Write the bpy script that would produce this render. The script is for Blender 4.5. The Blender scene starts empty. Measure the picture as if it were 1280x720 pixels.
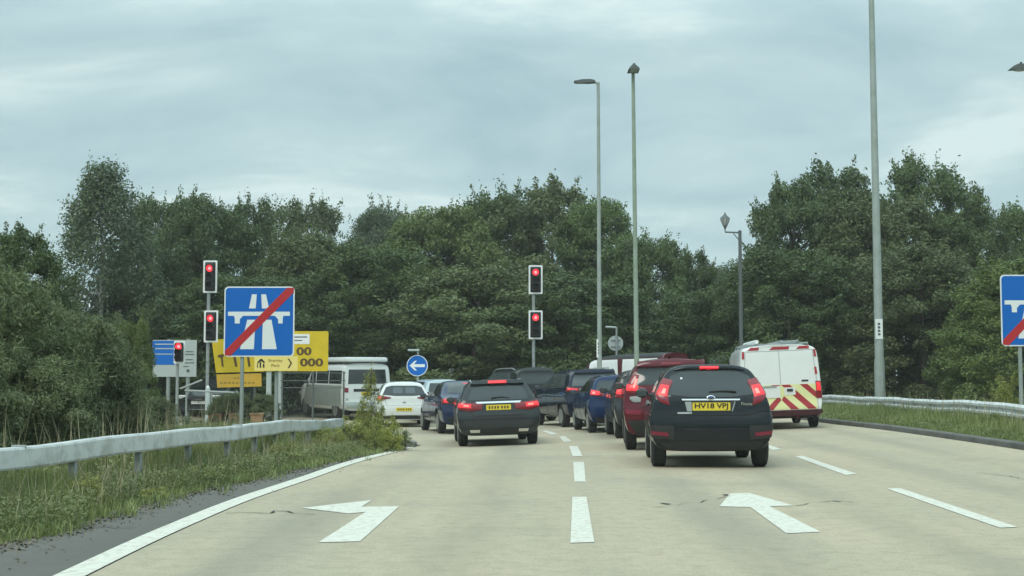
import bpy, bmesh, math, random
import numpy as np
from mathutils import Vector, Matrix
from mathutils.bvhtree import BVHTree

R = math.radians
scene = bpy.context.scene
COL = scene.collection
rng = np.random.default_rng(7)
random.seed(7)

# ------------------------------------------------------------------ camera
F = 1667.0
PITCH = math.atan(119 / F)
CAMZ = 1.2
cam_data = bpy.data.cameras.new('camera')
cam = bpy.data.objects.new('camera', cam_data)
COL.objects.link(cam)
cam_data.sensor_width = 36
cam_data.lens = F / 1280 * 36
cam_data.clip_end = 5000
cam_data.clip_start = 0.05
cam.location = (0, 0, CAMZ)
cam.rotation_euler = (R(90) + PITCH, 0, 0)
scene.camera = cam


def sstep(t):
    t = min(1.0, max(0.0, t))
    return t * t * (3 - 2 * t)


def zg(x, y):
    s = sstep((y - 18) / 14) * (1 - sstep((y - 42) / 20))
    return s * (-0.17 + 0.04 * min(8.0, max(-1.0, x)))


def at(px, py, d):
    """point of the photo's view ray at depth d along +Y"""
    u = (px - 640) / F
    v = (360 - py) / F
    cy = math.cos(PITCH) - v * math.sin(PITCH)
    cz = math.sin(PITCH) + v * math.cos(PITCH)
    return Vector((u / cy * d, d, CAMZ + cz / cy * d))


def gp(px, py):
    d = 20.0
    for _ in range(40):
        p = at(px, py, 1.0)
        k = (p.z - CAMZ)
        z = zg(p.x * d, d)
        d = 0.5 * d + 0.5 * (z - CAMZ) / k
    p = at(px, py, d)
    return Vector((p.x, p.y))


# ------------------------------------------------------------------ materials
def mat(name, color, rough=0.6, metal=0.0, emit=None, estr=0.0, coat=0.0, spec=0.5, noise=None, bump=None, trans=0.0):
    m = bpy.data.materials.new(name)
    m.use_nodes = True
    nt = m.node_tree
    b = nt.nodes['Principled BSDF']
    b.inputs['Base Color'].default_value = (*color, 1)
    b.inputs['Roughness'].default_value = rough
    b.inputs['Metallic'].default_value = metal
    b.inputs['Coat Weight'].default_value = coat
    b.inputs['Coat Roughness'].default_value = 0.04
    b.inputs['Specular IOR Level'].default_value = spec
    if emit:
        b.inputs['Emission Color'].default_value = (*emit, 1)
        b.inputs['Emission Strength'].default_value = estr
    if noise:
        # noise = (scale, other colour, contrast low, contrast high)
        tc = nt.nodes.new('ShaderNodeTexCoord')
        n = nt.nodes.new('ShaderNodeTexNoise')
        n.inputs['Scale'].default_value = noise[0]
        n.inputs['Detail'].default_value = 6
        n.inputs['Roughness'].default_value = 0.65
        r = nt.nodes.new('ShaderNodeMapRange')
        r.inputs[1].default_value = noise[2]
        r.inputs[2].default_value = noise[3]
        mx = nt.nodes.new('ShaderNodeMix')
        mx.data_type = 'RGBA'
        mx.inputs[6].default_value = (*color, 1)
        mx.inputs[7].default_value = (*noise[1], 1)
        nt.links.new(tc.outputs['Object'], n.inputs['Vector'])
        nt.links.new(n.outputs['Fac'], r.inputs[0])
        nt.links.new(r.outputs[0], mx.inputs[0])
        nt.links.new(mx.outputs[2], b.inputs['Base Color'])
    if bump:
        tc = nt.nodes.new('ShaderNodeTexCoord')
        n = nt.nodes.new('ShaderNodeTexNoise')
        n.inputs['Scale'].default_value = bump[0]
        n.inputs['Detail'].default_value = 5
        bp = nt.nodes.new('ShaderNodeBump')
        bp.inputs['Strength'].default_value = bump[1]
        bp.inputs['Distance'].default_value = 0.02
        nt.links.new(tc.outputs['Object'], n.inputs['Vector'])
        nt.links.new(n.outputs['Fac'], bp.inputs['Height'])
        nt.links.new(bp.outputs[0], b.inputs['Normal'])
    return m


def paint(name, c, rough=0.28, metal=0.0, dirt=0.06):
    d = tuple(min(1, x * (1 - dirt) + 0.12 * dirt) for x in c)
    return mat(name, c, rough, metal, coat=0.7, spec=0.05, noise=(3.0, d, 0.45, 0.75))


def foliage(name, dark, light, trans=0.25):
    m = bpy.data.materials.new(name)
    m.use_nodes = True
    nt = m.node_tree
    b = nt.nodes['Principled BSDF']
    b.inputs['Roughness'].default_value = 0.5
    b.inputs['Specular IOR Level'].default_value = 0.35
    a = nt.nodes.new('ShaderNodeAttribute')
    a.attribute_name = 'tint'
    oi = nt.nodes.new('ShaderNodeObjectInfo')
    mx = nt.nodes.new('ShaderNodeMix')
    mx.data_type = 'RGBA'
    mx.inputs[6].default_value = (*dark, 1)
    mx.inputs[7].default_value = (*light, 1)
    nt.links.new(a.outputs['Fac'], mx.inputs[0])
    hs = nt.nodes.new('ShaderNodeHueSaturation')
    mr = nt.nodes.new('ShaderNodeMapRange')
    mr.inputs[3].default_value = 0.85
    mr.inputs[4].default_value = 1.15
    nt.links.new(oi.outputs['Random'], mr.inputs[0])
    nt.links.new(mr.outputs[0], hs.inputs['Value'])
    nt.links.new(mx.outputs[2], hs.inputs['Color'])
    nt.links.new(hs.outputs[0], b.inputs['Base Color'])
    t = nt.nodes.new('ShaderNodeBsdfTranslucent')
    nt.links.new(hs.outputs[0], t.inputs['Color'])
    ms = nt.nodes.new('ShaderNodeMixShader')
    ms.inputs[0].default_value = trans
    out = nt.nodes['Material Output']
    nt.links.new(b.outputs[0], ms.inputs[1])
    nt.links.new(t.outputs[0], ms.inputs[2])
    nt.links.new(ms.outputs[0], out.inputs['Surface'])
    return m


M = {}
M['glass'] = mat('tinted_glass', (0.022, 0.028, 0.028), 0.06, spec=0.75)
M['glass_light'] = mat('sky_glass', (0.06, 0.075, 0.08), 0.05, spec=0.9)
M['black'] = mat('black_plastic', (0.018, 0.019, 0.02), 0.55)
M['seam'] = mat('panel_gap', (0.006, 0.006, 0.006), 0.8)
M['tyre'] = mat('tyre_rubber', (0.016, 0.016, 0.017), 0.85, noise=(20, (0.05, 0.047, 0.042), 0.5, 0.8))
M['rim'] = mat('alloy', (0.42, 0.43, 0.44), 0.35, 0.8)
M['rim_dark'] = mat('dark_alloy', (0.10, 0.10, 0.11), 0.4, 0.7)
M['chrome'] = mat('chrome', (0.75, 0.76, 0.77), 0.16, 1.0)
M['plate_yellow'] = mat('yellow_plate', (0.72, 0.56, 0.04), 0.45)
M['plate_white'] = mat('white_plate', (0.75, 0.76, 0.74), 0.45)
M['ink'] = mat('plate_ink', (0.012, 0.012, 0.012), 0.6)
M['red_lens'] = mat('red_lens', (0.22, 0.008, 0.016), 0.12, coat=0.5)
M['red_lens_dim'] = mat('dark_red_lens', (0.16, 0.008, 0.014), 0.12, coat=0.5)
M['red_reflector'] = mat('red_reflector', (0.20, 0.014, 0.035), 0.25)
M['clear_lens'] = mat('clear_lens', (0.42, 0.44, 0.43), 0.12, coat=0.5)
M['brake_lit'] = mat('lit_brake_lamp', (0.6, 0.03, 0.03), 0.3, emit=(1.0, 0.035, 0.06), estr=0.55)
M['brake_hot'] = mat('bright_brake_core', (0.8, 0.2, 0.15), 0.3, emit=(1.0, 0.16, 0.15), estr=1.5)
M['signal_lit'] = mat('lit_signal', (0.6, 0.02, 0.02), 0.3, emit=(1.0, 0.03, 0.045), estr=1.9)
M['signal_hot'] = mat('lit_signal_core', (0.8, 0.2, 0.2), 0.3, emit=(1.0, 0.22, 0.24), estr=2.0)
M['steel'] = mat('galvanised_steel', (0.36, 0.39, 0.39), 0.5, 0.35, noise=(4, (0.24, 0.26, 0.26), 0.4, 0.7))
M['rail'] = mat('weathered_rail', (0.62, 0.64, 0.63), 0.5, 0.15, noise=(3.4, (0.30, 0.30, 0.26), 0.47, 0.74))
M['column'] = mat('column_grey', (0.36, 0.40, 0.38), 0.55, 0.2, noise=(3, (0.26, 0.31, 0.26), 0.4, 0.75))
M['column_green'] = mat('column_green_grey', (0.30, 0.36, 0.29), 0.55, 0.1, noise=(3, (0.22, 0.28, 0.2), 0.4, 0.75))
M['column_dark'] = mat('column_dark', (0.10, 0.115, 0.115), 0.5)
M['white'] = mat('white_sheet', (0.82, 0.84, 0.83), 0.45)
M['sign_blue'] = mat('sign_blue', (0.003, 0.135, 0.52), 0.4, spec=0.3)
M['sign_red'] = mat('sign_red', (0.50, 0.03, 0.035), 0.4, spec=0.3)
M['sign_back'] = mat('sign_back_grey', (0.30, 0.33, 0.32), 0.55, 0.2)
M['sign_yellow'] = mat('sign_yellow', (0.70, 0.50, 0.012), 0.5, noise=(2, (0.58, 0.43, 0.015), 0.4, 0.7))
M['sign_pale_yellow'] = mat('pale_yellow', (0.95, 0.76, 0.24), 0.5)
M['sign_orange'] = mat('faded_amber', (0.66, 0.40, 0.035), 0.55, noise=(3, (0.55, 0.35, 0.05), 0.4, 0.7))
M['brown_ink'] = mat('brown_ink', (0.10, 0.055, 0.012), 0.6)
M['faint_ink'] = mat('faint_ink', (0.33, 0.22, 0.03), 0.6)
M['sign_grey'] = mat('sign_grey', (0.42, 0.47, 0.46), 0.5)
M['grey_ink'] = mat('grey_ink', (0.09, 0.11, 0.12), 0.6)
M['terracotta'] = mat('terracotta', (0.36, 0.22, 0.12), 0.8, noise=(8, (0.35, 0.2, 0.11), 0.4, 0.7))
M['chevron_yellow'] = mat('chevron_yellow', (0.72, 0.72, 0.36), 0.45)
M['chevron_red'] = mat('chevron_red', (0.36, 0.02, 0.03), 0.45)
M['bark'] = mat('bark', (0.09, 0.075, 0.055), 0.9, noise=(5, (0.05, 0.042, 0.032), 0.4, 0.7), bump=(14, 0.6))
M['birch_bark'] = mat('birch_bark', (0.42, 0.42, 0.39), 0.8, noise=(4, (0.07, 0.065, 0.06), 0.52, 0.62))
FOL = {
    'deep': foliage('leaf_deep_green', (0.054, 0.088, 0.032), (0.128, 0.176, 0.058)),
    'mid': foliage('leaf_mid_green', (0.060, 0.098, 0.032), (0.140, 0.195, 0.058)),
    'olive': foliage('leaf_olive_green', (0.074, 0.100, 0.040), (0.162, 0.196, 0.075)),
    'bright': foliage('leaf_bright_green', (0.082, 0.122, 0.036), (0.195, 0.245, 0.070)),
    'grey': foliage('leaf_grey_green', (0.064, 0.096, 0.050), (0.145, 0.185, 0.090)),
    'lime': foliage('leaf_yellow_green', (0.15, 0.18, 0.04), (0.40, 0.40, 0.10)),
    'bush': foliage('leaf_bush', (0.082, 0.112, 0.050), (0.200, 0.240, 0.105)),
}
M['grass'] = foliage('grass_blade', (0.105, 0.155, 0.048), (0.29, 0.32, 0.12), 0.3)
M['straw'] = foliage('dry_stem', (0.23, 0.21, 0.12), (0.42, 0.38, 0.24), 0.2)


# ------------------------------------------------------------------ object helpers
def tag(o, label=None, cat=None, group=None, kind=None):
    if label: o['label'] = label
    if cat: o['category'] = cat
    if group: o['group'] = group
    if kind: o['kind'] = kind
    return o


def empty(name, loc, rz=0.0, label=None, cat=None, group=None):
    o = bpy.data.objects.new(name, None)
    COL.objects.link(o)
    o.empty_display_size = 0.3
    o.location = loc
    o.rotation_euler = (0, 0, rz)
    return tag(o, label, cat, group)


def link(name, me, m=None, parent=None):
    o = bpy.data.objects.new(name, me)
    COL.objects.link(o)
    if m is not None and len(me.materials) == 0:
        me.materials.append(m)
    if parent is not None:
        o.parent = parent
    return o


def obj(name, bm, m, parent=None, smooth=False):
    bmesh.ops.recalc_face_normals(bm, faces=bm.faces[:])
    me = bpy.data.meshes.new(name)
    bm.to_mesh(me)
    bm.free()
    if smooth:
        me.polygons.foreach_set('use_smooth', [True] * len(me.polygons))
        try:
            me.set_sharp_from_angle(angle=R(40))
        except Exception:
            pass
    return link(name, me, m, parent)


def copy_tree(o, parent=None):
    c = o.copy()
    COL.objects.link(c)
    if parent is not None:
        c.parent = parent
    for ch in list(o.children):
        copy_tree(ch, c)
    return c


def add_box(bm, cx, cy, cz, sx, sy, sz, bev=0.0, rot=None):
    b2 = bmesh.new()
    bmesh.ops.create_cube(b2, size=1)
    bmesh.ops.scale(b2, vec=(sx, sy, sz), verts=b2.verts)
    if bev > 0:
        bmesh.ops.bevel(b2, geom=b2.edges[:], offset=bev, segments=2, affect='EDGES', profile=0.5)
    if rot is not None:
        bmesh.ops.rotate(b2, cent=(0, 0, 0), matrix=rot, verts=b2.verts)
    bmesh.ops.translate(b2, vec=(cx, cy, cz), verts=b2.verts)
    merge(bm, b2)


def merge(bm, b2):
    me = bpy.data.meshes.new('tmp')
    b2.to_mesh(me)
    b2.free()
    bm.from_mesh(me)
    bpy.data.meshes.remove(me)


def box(name, c, s, m, parent=None, bev=0.0, rot=None):
    bm = bmesh.new()
    add_box(bm, *c, *s, bev, rot)
    return obj(name, bm, m, parent)


def add_tube(bm, pts, rads, n=10, cap=True):
    rings = []
    for i, p in enumerate(pts):
        p = Vector(p)
        if i == 0: d = Vector(pts[1]) - p
        elif i == len(pts) - 1: d = p - Vector(pts[i - 1])
        else: d = Vector(pts[i + 1]) - Vector(pts[i - 1])
        d.normalize()
        a = d.orthogonal().normalized() if i == 0 else (rings_a - d * rings_a.dot(d)).normalized()
        rings_a = a
        b = d.cross(a)
        r = rads[i] if hasattr(rads, '__len__') else rads
        rings.append([bm.verts.new(p + (a * math.cos(2 * math.pi * k / n) + b * math.sin(2 * math.pi * k / n)) * r) for k in range(n)])
    for r0, r1 in zip(rings, rings[1:]):
        for k in range(n):
            bm.faces.new((r0[k], r0[(k + 1) % n], r1[(k + 1) % n], r1[k]))
    if cap:
        bm.faces.new(rings[0][::-1])
        bm.faces.new(rings[-1])


def tube(name, pts, rads, m, parent=None, n=10):
    bm = bmesh.new()
    add_tube(bm, pts, rads, n)
    return obj(name, bm, m, parent, smooth=True)


def add_lathe_x(bm, prof, n=32, cx=0, cy=0, cz=0):
    """closed lathe around an axis along x: prof is a list of (x, radius)"""
    rings = []
    for x, r in prof:
        rings.append([bm.verts.new((cx + x, cy + r * math.cos(2 * math.pi * k / n), cz + r * math.sin(2 * math.pi * k / n))) for k in range(n)])
    for r0, r1 in zip(rings, rings[1:]):
        for k in range(n):
            bm.faces.new((r0[k], r0[(k + 1) % n], r1[(k + 1) % n], r1[k]))
    bm.faces.new(rings[0][::-1])
    bm.faces.new(rings[-1])


def add_prism(bm, poly, y0, y1):
    """polygon in the x-z plane, thick along y"""
    a = [bm.verts.new((x, y0, z)) for x, z in poly]
    b = [bm.verts.new((x, y1, z)) for x, z in poly]
    f = [bm.faces.new(a), bm.faces.new(b[::-1])]
    for q in f:
        q.normal_update()
    n = len(poly)
    for i in range(n):
        bm.faces.new((a[i], b[i], b[(i + 1) % n], a[(i + 1) % n]))
    bmesh.ops.triangulate(bm, faces=f)


def prism(name, polys, y0, y1, m, parent=None):
    bm = bmesh.new()
    for p in polys:
        add_prism(bm, p, y0, y1)
    return obj(name, bm, m, parent)


def rrect(x0, z0, x1, z1, r, n=5):
    pts = []
    for cx, cz, a0 in ((x1 - r, z0 + r, -90), (x1 - r, z1 - r, 0), (x0 + r, z1 - r, 90), (x0 + r, z0 + r, 180)):
        for k in range(n + 1):
            a = R(a0 + 90 * k / n)
            pts.append((cx + r * math.cos(a), cz + r * math.sin(a)))
    return pts


def disc(cx, cz, r, n=28):
    return [(cx + r * math.cos(2 * math.pi * k / n), cz + r * math.sin(2 * math.pi * k / n)) for k in range(n)]


def writing(name, text, size, cx, cz, y, m, parent, width=None, bold=0.0, thick=0.002):
    """flat lettering in the x-z plane facing -y, centred at (cx, cz)"""
    cu = bpy.data.curves.new('txt', 'FONT')
    cu.body = text
    cu.size = size
    cu.align_x = 'CENTER'
    cu.align_y = 'CENTER'
    cu.extrude = thick
    cu.offset = bold
    cu.resolution_u = 3
    to = bpy.data.objects.new('txt', cu)
    COL.objects.link(to)
    bpy.context.view_layer.update()
    me = bpy.data.meshes.new_from_object(to.evaluated_get(bpy.context.evaluated_depsgraph_get()))
    bpy.data.objects.remove(to)
    bpy.data.curves.remove(cu)
    co = np.empty(len(me.vertices) * 3)
    me.vertices.foreach_get('co', co)
    co = co.reshape(-1, 3)
    if len(co):
        w = co[:, 0].max() - co[:, 0].min()
        k = (width / w) if width else 1.0
        mx = (co[:, 0].max() + co[:, 0].min()) / 2
        my = (co[:, 1].max() + co[:, 1].min()) / 2
        out = np.stack([cx + (co[:, 0] - mx) * k, y - co[:, 2], cz + (co[:, 1] - my)], 1)
        me.vertices.foreach_set('co', out.ravel())
    me.materials.clear()
    return link(name, me, m, parent)


# ------------------------------------------------------------------ world and light
SUN_EL, SUN_AZ = R(48), R(205)      # azimuth clockwise from +Y (behind the camera, a little left)
w = bpy.data.worlds.new('World')
scene.world = w
w.use_nodes = True
nt = w.node_tree
bg = nt.nodes['Background']
sky = nt.nodes.new('ShaderNodeTexSky')
sky.sky_type = 'NISHITA'
sky.sun_disc = False
sky.sun_elevation = SUN_EL
sky.sun_rotation = SUN_AZ
tc = nt.nodes.new('ShaderNodeTexCoord')
sep = nt.nodes.new('ShaderNodeSeparateXYZ')
nt.links.new(tc.outputs['Generated'], sep.inputs[0])
# project the view direction on a cloud deck so that clouds flatten towards the horizon
zc = nt.nodes.new('ShaderNodeMath'); zc.operation = 'ADD'; zc.inputs[1].default_value = 0.16
zm = nt.nodes.new('ShaderNodeMath'); zm.operation = 'MAXIMUM'; zm.inputs[1].default_value = 0.02
nt.links.new(sep.outputs['Z'], zm.inputs[0]); nt.links.new(zm.outputs[0], zc.inputs[0])
dx = nt.nodes.new('ShaderNodeMath'); dx.operation = 'DIVIDE'
dy = nt.nodes.new('ShaderNodeMath'); dy.operation = 'DIVIDE'
nt.links.new(sep.outputs['X'], dx.inputs[0]); nt.links.new(zc.outputs[0], dx.inputs[1])
nt.links.new(sep.outputs['Y'], dy.inputs[0]); nt.links.new(zc.outputs[0], dy.inputs[1])
cmb = nt.nodes.new('ShaderNodeCombineXYZ')
nt.links.new(dx.outputs[0], cmb.inputs[0]); nt.links.new(dy.outputs[0], cmb.inputs[1])
mp = nt.nodes.new('ShaderNodeMapping')
mp.inputs['Location'].default_value = (3.3, 1.7, 0)
mp.inputs['Rotation'].default_value = (0, 0, R(8))
mp.inputs['Scale'].default_value = (0.85, 1.0, 1)
nt.links.new(cmb.outputs[0], mp.inputs['Vector'])
n1 = nt.nodes.new('ShaderNodeTexNoise')
n1.inputs['Scale'].default_value = 1.5
n1.inputs['Detail'].default_value = 9
n1.inputs['Roughness'].default_value = 0.56
n1.inputs['Distortion'].default_value = 0.4
nt.links.new(mp.outputs[0], n1.inputs['Vector'])
ramp = nt.nodes.new('ShaderNodeValToRGB')
cr = ramp.color_ramp
cr.elements[0].position = 0.36; cr.elements[0].color = (3.85, 5.45, 5.95, 1)
cr.elements[1].position = 0.64; cr.elements[1].color = (6.9, 8.4, 8.35, 1)
e = cr.elements.new(0.46); e.color = (4.6, 6.3, 6.65, 1)
e = cr.elements.new(0.54); e.color = (5.15, 6.85, 7.05, 1)
nt.links.new(n1.outputs['Fac'], ramp.inputs[0])
# even sky near the horizon, brightened above the view to add ground light
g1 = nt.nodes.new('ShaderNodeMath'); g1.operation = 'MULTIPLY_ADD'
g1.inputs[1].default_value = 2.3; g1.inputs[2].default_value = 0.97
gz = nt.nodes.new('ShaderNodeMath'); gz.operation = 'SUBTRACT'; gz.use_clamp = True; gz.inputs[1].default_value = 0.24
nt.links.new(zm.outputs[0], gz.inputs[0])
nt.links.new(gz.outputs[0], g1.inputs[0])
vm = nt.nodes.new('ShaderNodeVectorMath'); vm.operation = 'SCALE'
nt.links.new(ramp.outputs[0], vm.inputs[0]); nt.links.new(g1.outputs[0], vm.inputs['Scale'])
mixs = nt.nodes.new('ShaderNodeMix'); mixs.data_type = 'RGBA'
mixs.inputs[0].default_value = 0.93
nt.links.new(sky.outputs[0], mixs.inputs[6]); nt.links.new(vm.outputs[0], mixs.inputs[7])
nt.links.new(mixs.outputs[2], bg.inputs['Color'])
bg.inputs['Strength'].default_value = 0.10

sd = bpy.data.lights.new('sun', 'SUN')
sd.energy = 1.2
sd.angle = R(25)
sd.color = (1.0, 0.93, 0.82)
so = bpy.data.objects.new('sun', sd)
COL.objects.link(so)
sdir = Vector((math.sin(SUN_AZ) * math.cos(SUN_EL), math.cos(SUN_AZ) * math.cos(SUN_EL), math.sin(SUN_EL)))
so.rotation_euler = (-sdir).to_track_quat('-Z', 'Y').to_euler()
so.location = (0, 0, 60)
vs = scene.view_settings
vs.view_transform = 'Standard'
vs.look = 'None'
vs.exposure = 0.13
vs.gamma = 1.0
vs.use_curve_mapping = False
scene.cycles.max_bounces = 6
scene.cycles.diffuse_bounces = 3
scene.cycles.transparent_max_bounces = 4
# ------------------------------------------------------------------ ground, road, markings
def sheet(name, xs_of_row, ys, dz, m, kind='structure'):
    """grid sheet lying on the terrain; xs_of_row(y) gives the x values of a row"""
    verts, faces = [], []
    n = None
    for y in ys:
        xs = xs_of_row(y)
        n = len(xs)
        for x in xs:
            verts.append((x, y, zg(x, y) + dz))
    for r in range(len(ys) - 1):
        for c in range(n - 1):
            a = r * n + c
            faces.append((a, a + 1, a + n + 1, a + n))
    me = bpy.data.meshes.new(name)
    me.from_pydata(verts, [], faces)
    me.update()
    o = link(name, me, m)
    tag(o, kind=kind)
    return o


def interp(tab, y):
    if y <= tab[0][0]:
        (y0, x0), (y1, x1) = tab[0], tab[1]
        return x0 + (x1 - x0) * (y - y0) / (y1 - y0)
    for (y0, x0), (y1, x1) in zip(tab, tab[1:]):
        if y <= y1:
            return x0 + (x1 - x0) * (y - y0) / (y1 - y0)
    return tab[-1][1]


def smooth_tab(pts, step=0.5, it=6):
    ys = np.arange(pts[0][0], pts[-1][0] + 1e-6, step)
    xs = np.array([interp(pts, y) for y in ys])
    for _ in range(it):
        xs[1:-1] = 0.25 * xs[:-2] + 0.5 * xs[1:-1] + 0.25 * xs[2:]
    return list(zip(ys.tolist(), xs.tolist()))


# edge line of the road (its right hand border) from the photo
LINE_PX = [(112, 720), (193, 678), (308, 627), (405, 594), (500, 564.5)]
line = [gp(*p) for p in LINE_PX]
ltab = [(p.y, p.x) for p in line]
y0, x0 = ltab[0]; y1, x1 = ltab[1]
ltab = [(-8.0, x0 + (x1 - x0) * (-8 - y0) / (y1 - y0) * 0.55)] + ltab
nose = gp(523, 557)
LEFT = smooth_tab(ltab + [(nose.y + 0.6, nose.x + 0.05)], 0.5, 4)
NOSE_Y = LEFT[-1][0]
# the dark asphalt margin's outer border = grass edge
GRASS_PX = [(0, 683), (105, 655), (210, 622), (300, 603), (390, 583), (470, 566)]
gr = [gp(*p) for p in GRASS_PX]
gtab = [(p.y, p.x) for p in gr]
y0, x0 = gtab[0]; y1, x1 = gtab[1]
gtab = [(-8.0, x0 - 1.6)] + gtab + [(NOSE_Y + 0.2, interp(LEFT, NOSE_Y) - 0.05)]
GRASS = smooth_tab(gtab, 0.5, 2)
KERB_PX = [(1280, 563), (1200, 551), (1130, 541), (1050, 531.5)]
kr = [gp(*p) for p in KERB_PX]
ktab = [(p.y, p.x) for p in kr]
ktab = [(-8.0, ktab[0][1] + 0.9)] + ktab + [(40.0, ktab[-1][1] + 0.1), (44.0, ktab[-1][1] + 0.8)]
KERB = smooth_tab(ktab, 0.5, 8)
print('left', LEFT[0], LEFT[-1], 'kerb', [(round(a, 1), round(b, 2)) for a, b in ktab])


def road_mat(name, c1, c2, c3, sc):
    m = bpy.data.materials.new(name)
    m.use_nodes = True
    nt = m.node_tree
    b = nt.nodes['Principled BSDF']
    b.inputs['Roughness'].default_value = 0.85
    b.inputs['Specular IOR Level'].default_value = 0.25
    tc = nt.nodes.new('ShaderNodeTexCoord')

    def noise(scale, detail, vec=None, rough=0.6):
        n = nt.nodes.new('ShaderNodeTexNoise')
        n.inputs['Scale'].default_value = scale
        n.inputs['Detail'].default_value = detail
        n.inputs['Roughness'].default_value = rough
        nt.links.new(vec if vec else tc.outputs['Object'], n.inputs['Vector'])
        return n

    def rng_(src, a, b_, c=0.0, d=1.0):
        r = nt.nodes.new('ShaderNodeMapRange')
        r.inputs[1].default_value = a; r.inputs[2].default_value = b_
        r.inputs[3].default_value = c; r.inputs[4].default_value = d
        nt.links.new(src, r.inputs[0])
        return r.outputs[0]

    def mixc(fac, a, b_):
        mx = nt.nodes.new('ShaderNodeMix')
        mx.data_type = 'RGBA'
        nt.links.new(fac, mx.inputs[0])
        for s, i in ((a, 6), (b_, 7)):
            if isinstance(s, tuple): mx.inputs[i].default_value = (*s, 1)
            else: nt.links.new(s, mx.inputs[i])
        return mx.outputs[2]
    # long wear streaks run with the traffic
    mp = nt.nodes.new('ShaderNodeMapping')
    mp.inputs['Scale'].default_value = (1.0, 0.12, 1.0)
    nt.links.new(tc.outputs['Object'], mp.inputs['Vector'])
    big = noise(0.55, 4, mp.outputs[0])
    patch = noise(0.35, 6)
    fine = noise(55, 4, rough=0.8)
    c = mixc(rng_(big.outputs['Fac'], 0.4, 0.66), c1, c2)
    c = mixc(rng_(patch.outputs['Fac'], 0.52, 0.75, 0, 0.75), c, c3)
    dark = tuple(v * 0.55 for v in c3)
    med = noise(5.5, 8, rough=0.75)
    c = mixc(rng_(med.outputs['Fac'], 0.46, 0.66, 0, 0.30), c, dark)
    c = mixc(rng_(fine.outputs['Fac'], 0.46, 0.70, 0, 0.5), c, dark)
    if sc:
        # tyre tracks along the three lanes, slightly splayed to the right like the lanes
        sx = nt.nodes.new('ShaderNodeSeparateXYZ')
        nt.links.new(tc.outputs['Object'], sx.inputs[0])
        u = nt.nodes.new('ShaderNodeMath'); u.operation = 'MULTIPLY_ADD'
        u.inputs[1].default_value = -0.022
        nt.links.new(sx.outputs['Y'], u.inputs[0]); nt.links.new(sx.outputs['X'], u.inputs[2])
        tot = None
        for cx_ in (-2.05, -0.6, 1.55, 3.0, 5.2, 6.65):
            d_ = nt.nodes.new('ShaderNodeMath'); d_.operation = 'SUBTRACT'; d_.inputs[1].default_value = cx_
            nt.links.new(u.outputs[0], d_.inputs[0])
            a_ = nt.nodes.new('ShaderNodeMath'); a_.operation = 'ABSOLUTE'
            nt.links.new(d_.outputs[0], a_.inputs[0])
            v_ = rng_(a_.outputs[0], 0.10, 0.42, 1.0, 0.0)
            if tot is None: tot = v_
            else:
                s_ = nt.nodes.new('ShaderNodeMath'); s_.operation = 'ADD'
                nt.links.new(tot, s_.inputs[0]); nt.links.new(v_, s_.inputs[1]); tot = s_.outputs[0]
        mm = nt.nodes.new('ShaderNodeMath'); mm.operation = 'MULTIPLY'
        nt.links.new(tot, mm.inputs[0]); nt.links.new(rng_(big.outputs['Fac'], 0.25, 0.65, 0.12, 0.42), mm.inputs[1])
        c = mixc(mm.outputs[0], c, tuple(v * 0.72 for v in c3))
    # oil and rubber stains
    st = noise(1.7, 8, rough=0.7)
    c = mixc(rng_(st.outputs['Fac'], 0.66, 0.76, 0, 0.35), c, dark)
    nt.links.new(c, b.inputs['Base Color'])
    bp = nt.nodes.new('ShaderNodeBump')
    bp.inputs['Strength'].default_value = 0.5
    bp.inputs['Distance'].default_value = 0.006
    nt.links.new(fine.outputs['Fac'], bp.inputs['Height'])
    nt.links.new(bp.outputs[0], b.inputs['Normal'])
    return m


M['road'] = road_mat('buff_surfacing', (0.485, 0.405, 0.288), (0.39, 0.348, 0.26), (0.30, 0.278, 0.22), 1)
M['asphalt'] = road_mat('grey_asphalt', (0.145, 0.139, 0.126), (0.115, 0.112, 0.104), (0.185, 0.17, 0.14), 0)
M['earth'] = mat('earth', (0.095, 0.10, 0.05), 0.95, noise=(0.8, (0.065, 0.085, 0.035), 0.4, 0.65), bump=(3, 0.6))
M['kerb'] = mat('kerb_concrete', (0.13, 0.125, 0.115), 0.85, noise=(2.5, (0.07, 0.07, 0.06), 0.42, 0.7))
M['kerb_pale'] = mat('kerb_pale', (0.20, 0.195, 0.18), 0.85, noise=(3, (0.2, 0.2, 0.18), 0.42, 0.7))
M['line'] = mat('road_paint', (0.64, 0.62, 0.54), 0.7, noise=(13, (0.42, 0.375, 0.285), 0.46, 0.74))
M['crack'] = mat('bitumen_crack', (0.05, 0.047, 0.04), 0.8)

# ground: one sheet to the horizon
gx = [-2500, -900, -350, -150, -90, -60] + [x * 1.0 for x in range(-45, 46)] + [60, 90, 150, 350, 900, 2500]
gy = [-300, -100, -40, -20] + [y * 1.0 for y in range(-10, 75)] + [90, 120, 180, 300, 700, 1500, 3000]
gnd = sheet('ground', lambda y: gx, gy, -0.035, M['earth'])
# unseen banks raised around the viewer, added to darken reflections in the cars
for v in gnd.data.vertices:
    if v.co.y < -12:
        v.co.z += 9.0 * sstep((-12 - v.co.y) / 60)
    if v.co.y < 10 and abs(v.co.x) > 22:
        v.co.z += 5.0 * sstep((abs(v.co.x) - 22) / 25) * sstep((10 - v.co.y) / 25)
gnd.data.update()


def left_of(y):
    if y <= NOSE_Y: return interp(LEFT, y)
    t = y - NOSE_Y
    return interp(LEFT, NOSE_Y) - (0.45 * t + 0.16 * t * t * t if t < 5.5 else 29.1 + (t - 5.5) * 20)


def right_of(y):
    if y <= 44: return interp(KERB, y)
    t = y - 44
    return interp(KERB, 44) + 0.8 * t + 0.25 * t ** 3


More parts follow.
